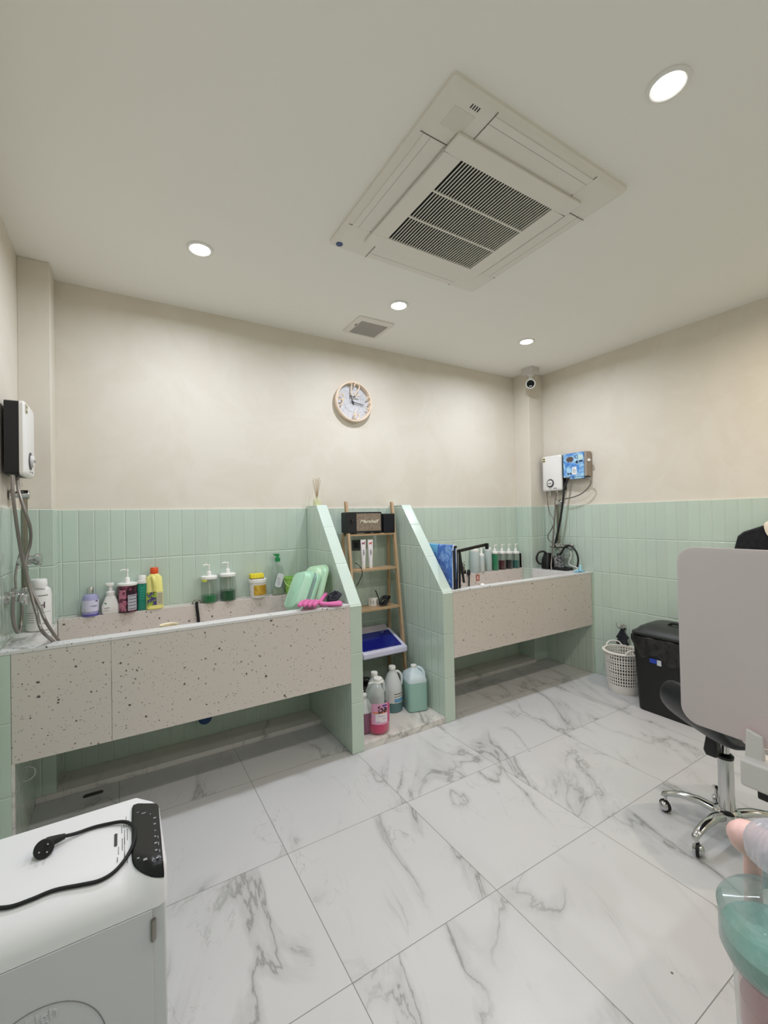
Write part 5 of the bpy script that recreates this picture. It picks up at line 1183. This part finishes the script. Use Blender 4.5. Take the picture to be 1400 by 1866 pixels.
for (px, py, w_, h_) in ((251, 1484, .004, .003), (262, 1485.5, .010, .004), (274, 1487, .0015, .006), (282, 1494, .006, .005), (282, 1505, .005, .005), (283, 1517, .003, .004), (283, 1528, .004, .005), (284, 1540, .006, .005), (285, 1553, .005, .005), (287, 1567, .005, .005), (252, 1568, .005, .004), (265, 1570, .008, .007), (278, 1572, .0015, .006), (288, 1529, .0015, .010), (289, 1541, .0015, .012), (291, 1554, .0015, .010), (292, 1566, .0015, .008)): dash(px, py, w_, h_)
b.build('panel_icons', mat('icon_grey', (150, 150, 154), .5), t)
b = MB()
for (px, py, h_) in ((234, 1500, .03), (230, 1497, .05), (226, 1502, .035), (222, 1512, .03), (232, 1555, .07), (227, 1548, .10), (223, 1538, .05), (216, 1550, .03), (214, 1563, .03), (232, 1520, .05), (227, 1525, .06)):
    q = onm(px, py, .0006)
    n = int(h_/.006)
    for k in range(n): b.box(q[0]-.0009, q[0]+.0009, q[1]-h_/2+k*.006, q[1]-h_/2+k*.006+.004, q[2]-.0005, q[2])
q = onm(211, 1531, .0006); b.rr([(q[2]-.0005, .0035, .026, .003), (q[2], .0035, .026, .003)], cx=q[0], cy=q[1])
b.build('printed_text', mat('print_black', (60, 60, 62), .5), t)
# cord with plug on top
pts = [(-30, 1661, .006), (0, 1660, .006), (25, 1656, .006), (60, 1643, .006), (100, 1627, .006), (150, 1617, .006), (180, 1610, .006), (205, 1596, .006), (225, 1575, .006), (240, 1550, .006), (246, 1530, .010), (244, 1515, .010), (236, 1506, .008), (222, 1503, .008), (200, 1505, .006), (170, 1512, .006), (140, 1524, .008), (118, 1534, .014)]
def oncab(px, py, dz): return onm(px, py, dz)
t = thing('mains_lead', 'black power cord with round three-pin plug lying on the white appliance', 'cord', (0, 0, 0))
b = MB(); b.tube(smooth_path([oncab(*p_) for p_ in pts], 5), .0042, 10); b.build('cable', M['rubber'], t)
pa = Vector(oncab(118, 1534, .014)); pb_ = Vector(oncab(92, 1547, .018)); pc_ = Vector(oncab(80, 1562, .0))
b = MB(); b.tube([pa, pa.lerp(pb_, .3), pa.lerp(pb_, .35), pb_, pb_+(pb_-pa)*.25], [.0065, .008, .0085, .0115, .012], 14); b.build('strain_relief', M['rubber'], t)
face_c = Vector((pc_.x, pc_.y, TM+.0195)); nrm = (CAM-face_c).normalized()*.35+Vector((0, -.55, .30)); nrm.normalize()
rt_p = Vector((1, 0, 0)); rt_p = (rt_p-nrm*rt_p.dot(nrm)).normalized(); Ap = FR(face_c, rt_p, nrm.cross(rt_p))
b = MB().at(Ap); b.lathe([(.015, -.024), (.0195, -.018), (.0205, .0), (.018, .003), (.001, .0032)], 32); b.build('plug_body', M['rubber'], t)
for (u, v) in ((0.008, .007), (-.007, -.004), (.007, -.008)):
    b = MB().at(Ap @ T(u, v, 0)); b.lathe([(.0022, .002), (.0022, .017), (.001, .019)], 12); b.build('pin', M['chrome'], t)

# small marks on the floor and under the left tub
q = P(170, 1447, 2, .0)
tag(MB().at(T(q.x, q.y, 0)).rr([(0.0003, .045, .016, .012), (.003, .042, .014, .012)]).build('floor_drain', mat('drain_dark', (70, 66, 62), .4, .5)), 'small dark oval floor drain under the long tub', 'drain')
q = P(374, 1308, 1, 2.97)
tag(MB().at(T(q.x, 2.985, q.z) @ Matrix.Rotation(PI/2, 4, 'X')).lathe([(.030, -.04), (.040, -.03), (.040, .02), (.030, .03)], 24).build('blue_pipe_cap', mat('pipe_blue', (30, 70, 120), .4)), 'round blue pipe cap on the wall under the long tub', 'pipe cap')
q = P(40, 1412, 0, -.386)
tag(MB().tube(smooth_path([(-.386, q.y, q.z+.030), (-.365, q.y, q.z+.030), (-.345, q.y, q.z+.018), (-.340, q.y, q.z), (-.345, q.y, q.z-.018), (-.365, q.y, q.z-.030), (-.386, q.y, q.z-.030)], 5), .0025, 8).build('leash_ring', mat('ring_white', (206, 206, 204), .3, .3)), 'thin pale metal ring on the inner face of the left jamb under the long tub', 'ring')
for i, (px, py, r_) in enumerate(((965, 1369, .004), (1225, 1773, .004))):
    q = P(px, py, 2, 0); tag(MB().lathe([(r_, .0002), (r_*.8, .0010)], 12).build('floor_speck', mat('speck_%d' % i, (110, 106, 102), .7), loc=(q.x, q.y, 0)), ('tiny grey speck on a floor tile in the middle of the room', 'tiny grey speck on the floor tile left of the clear bottle')[i], 'speck')
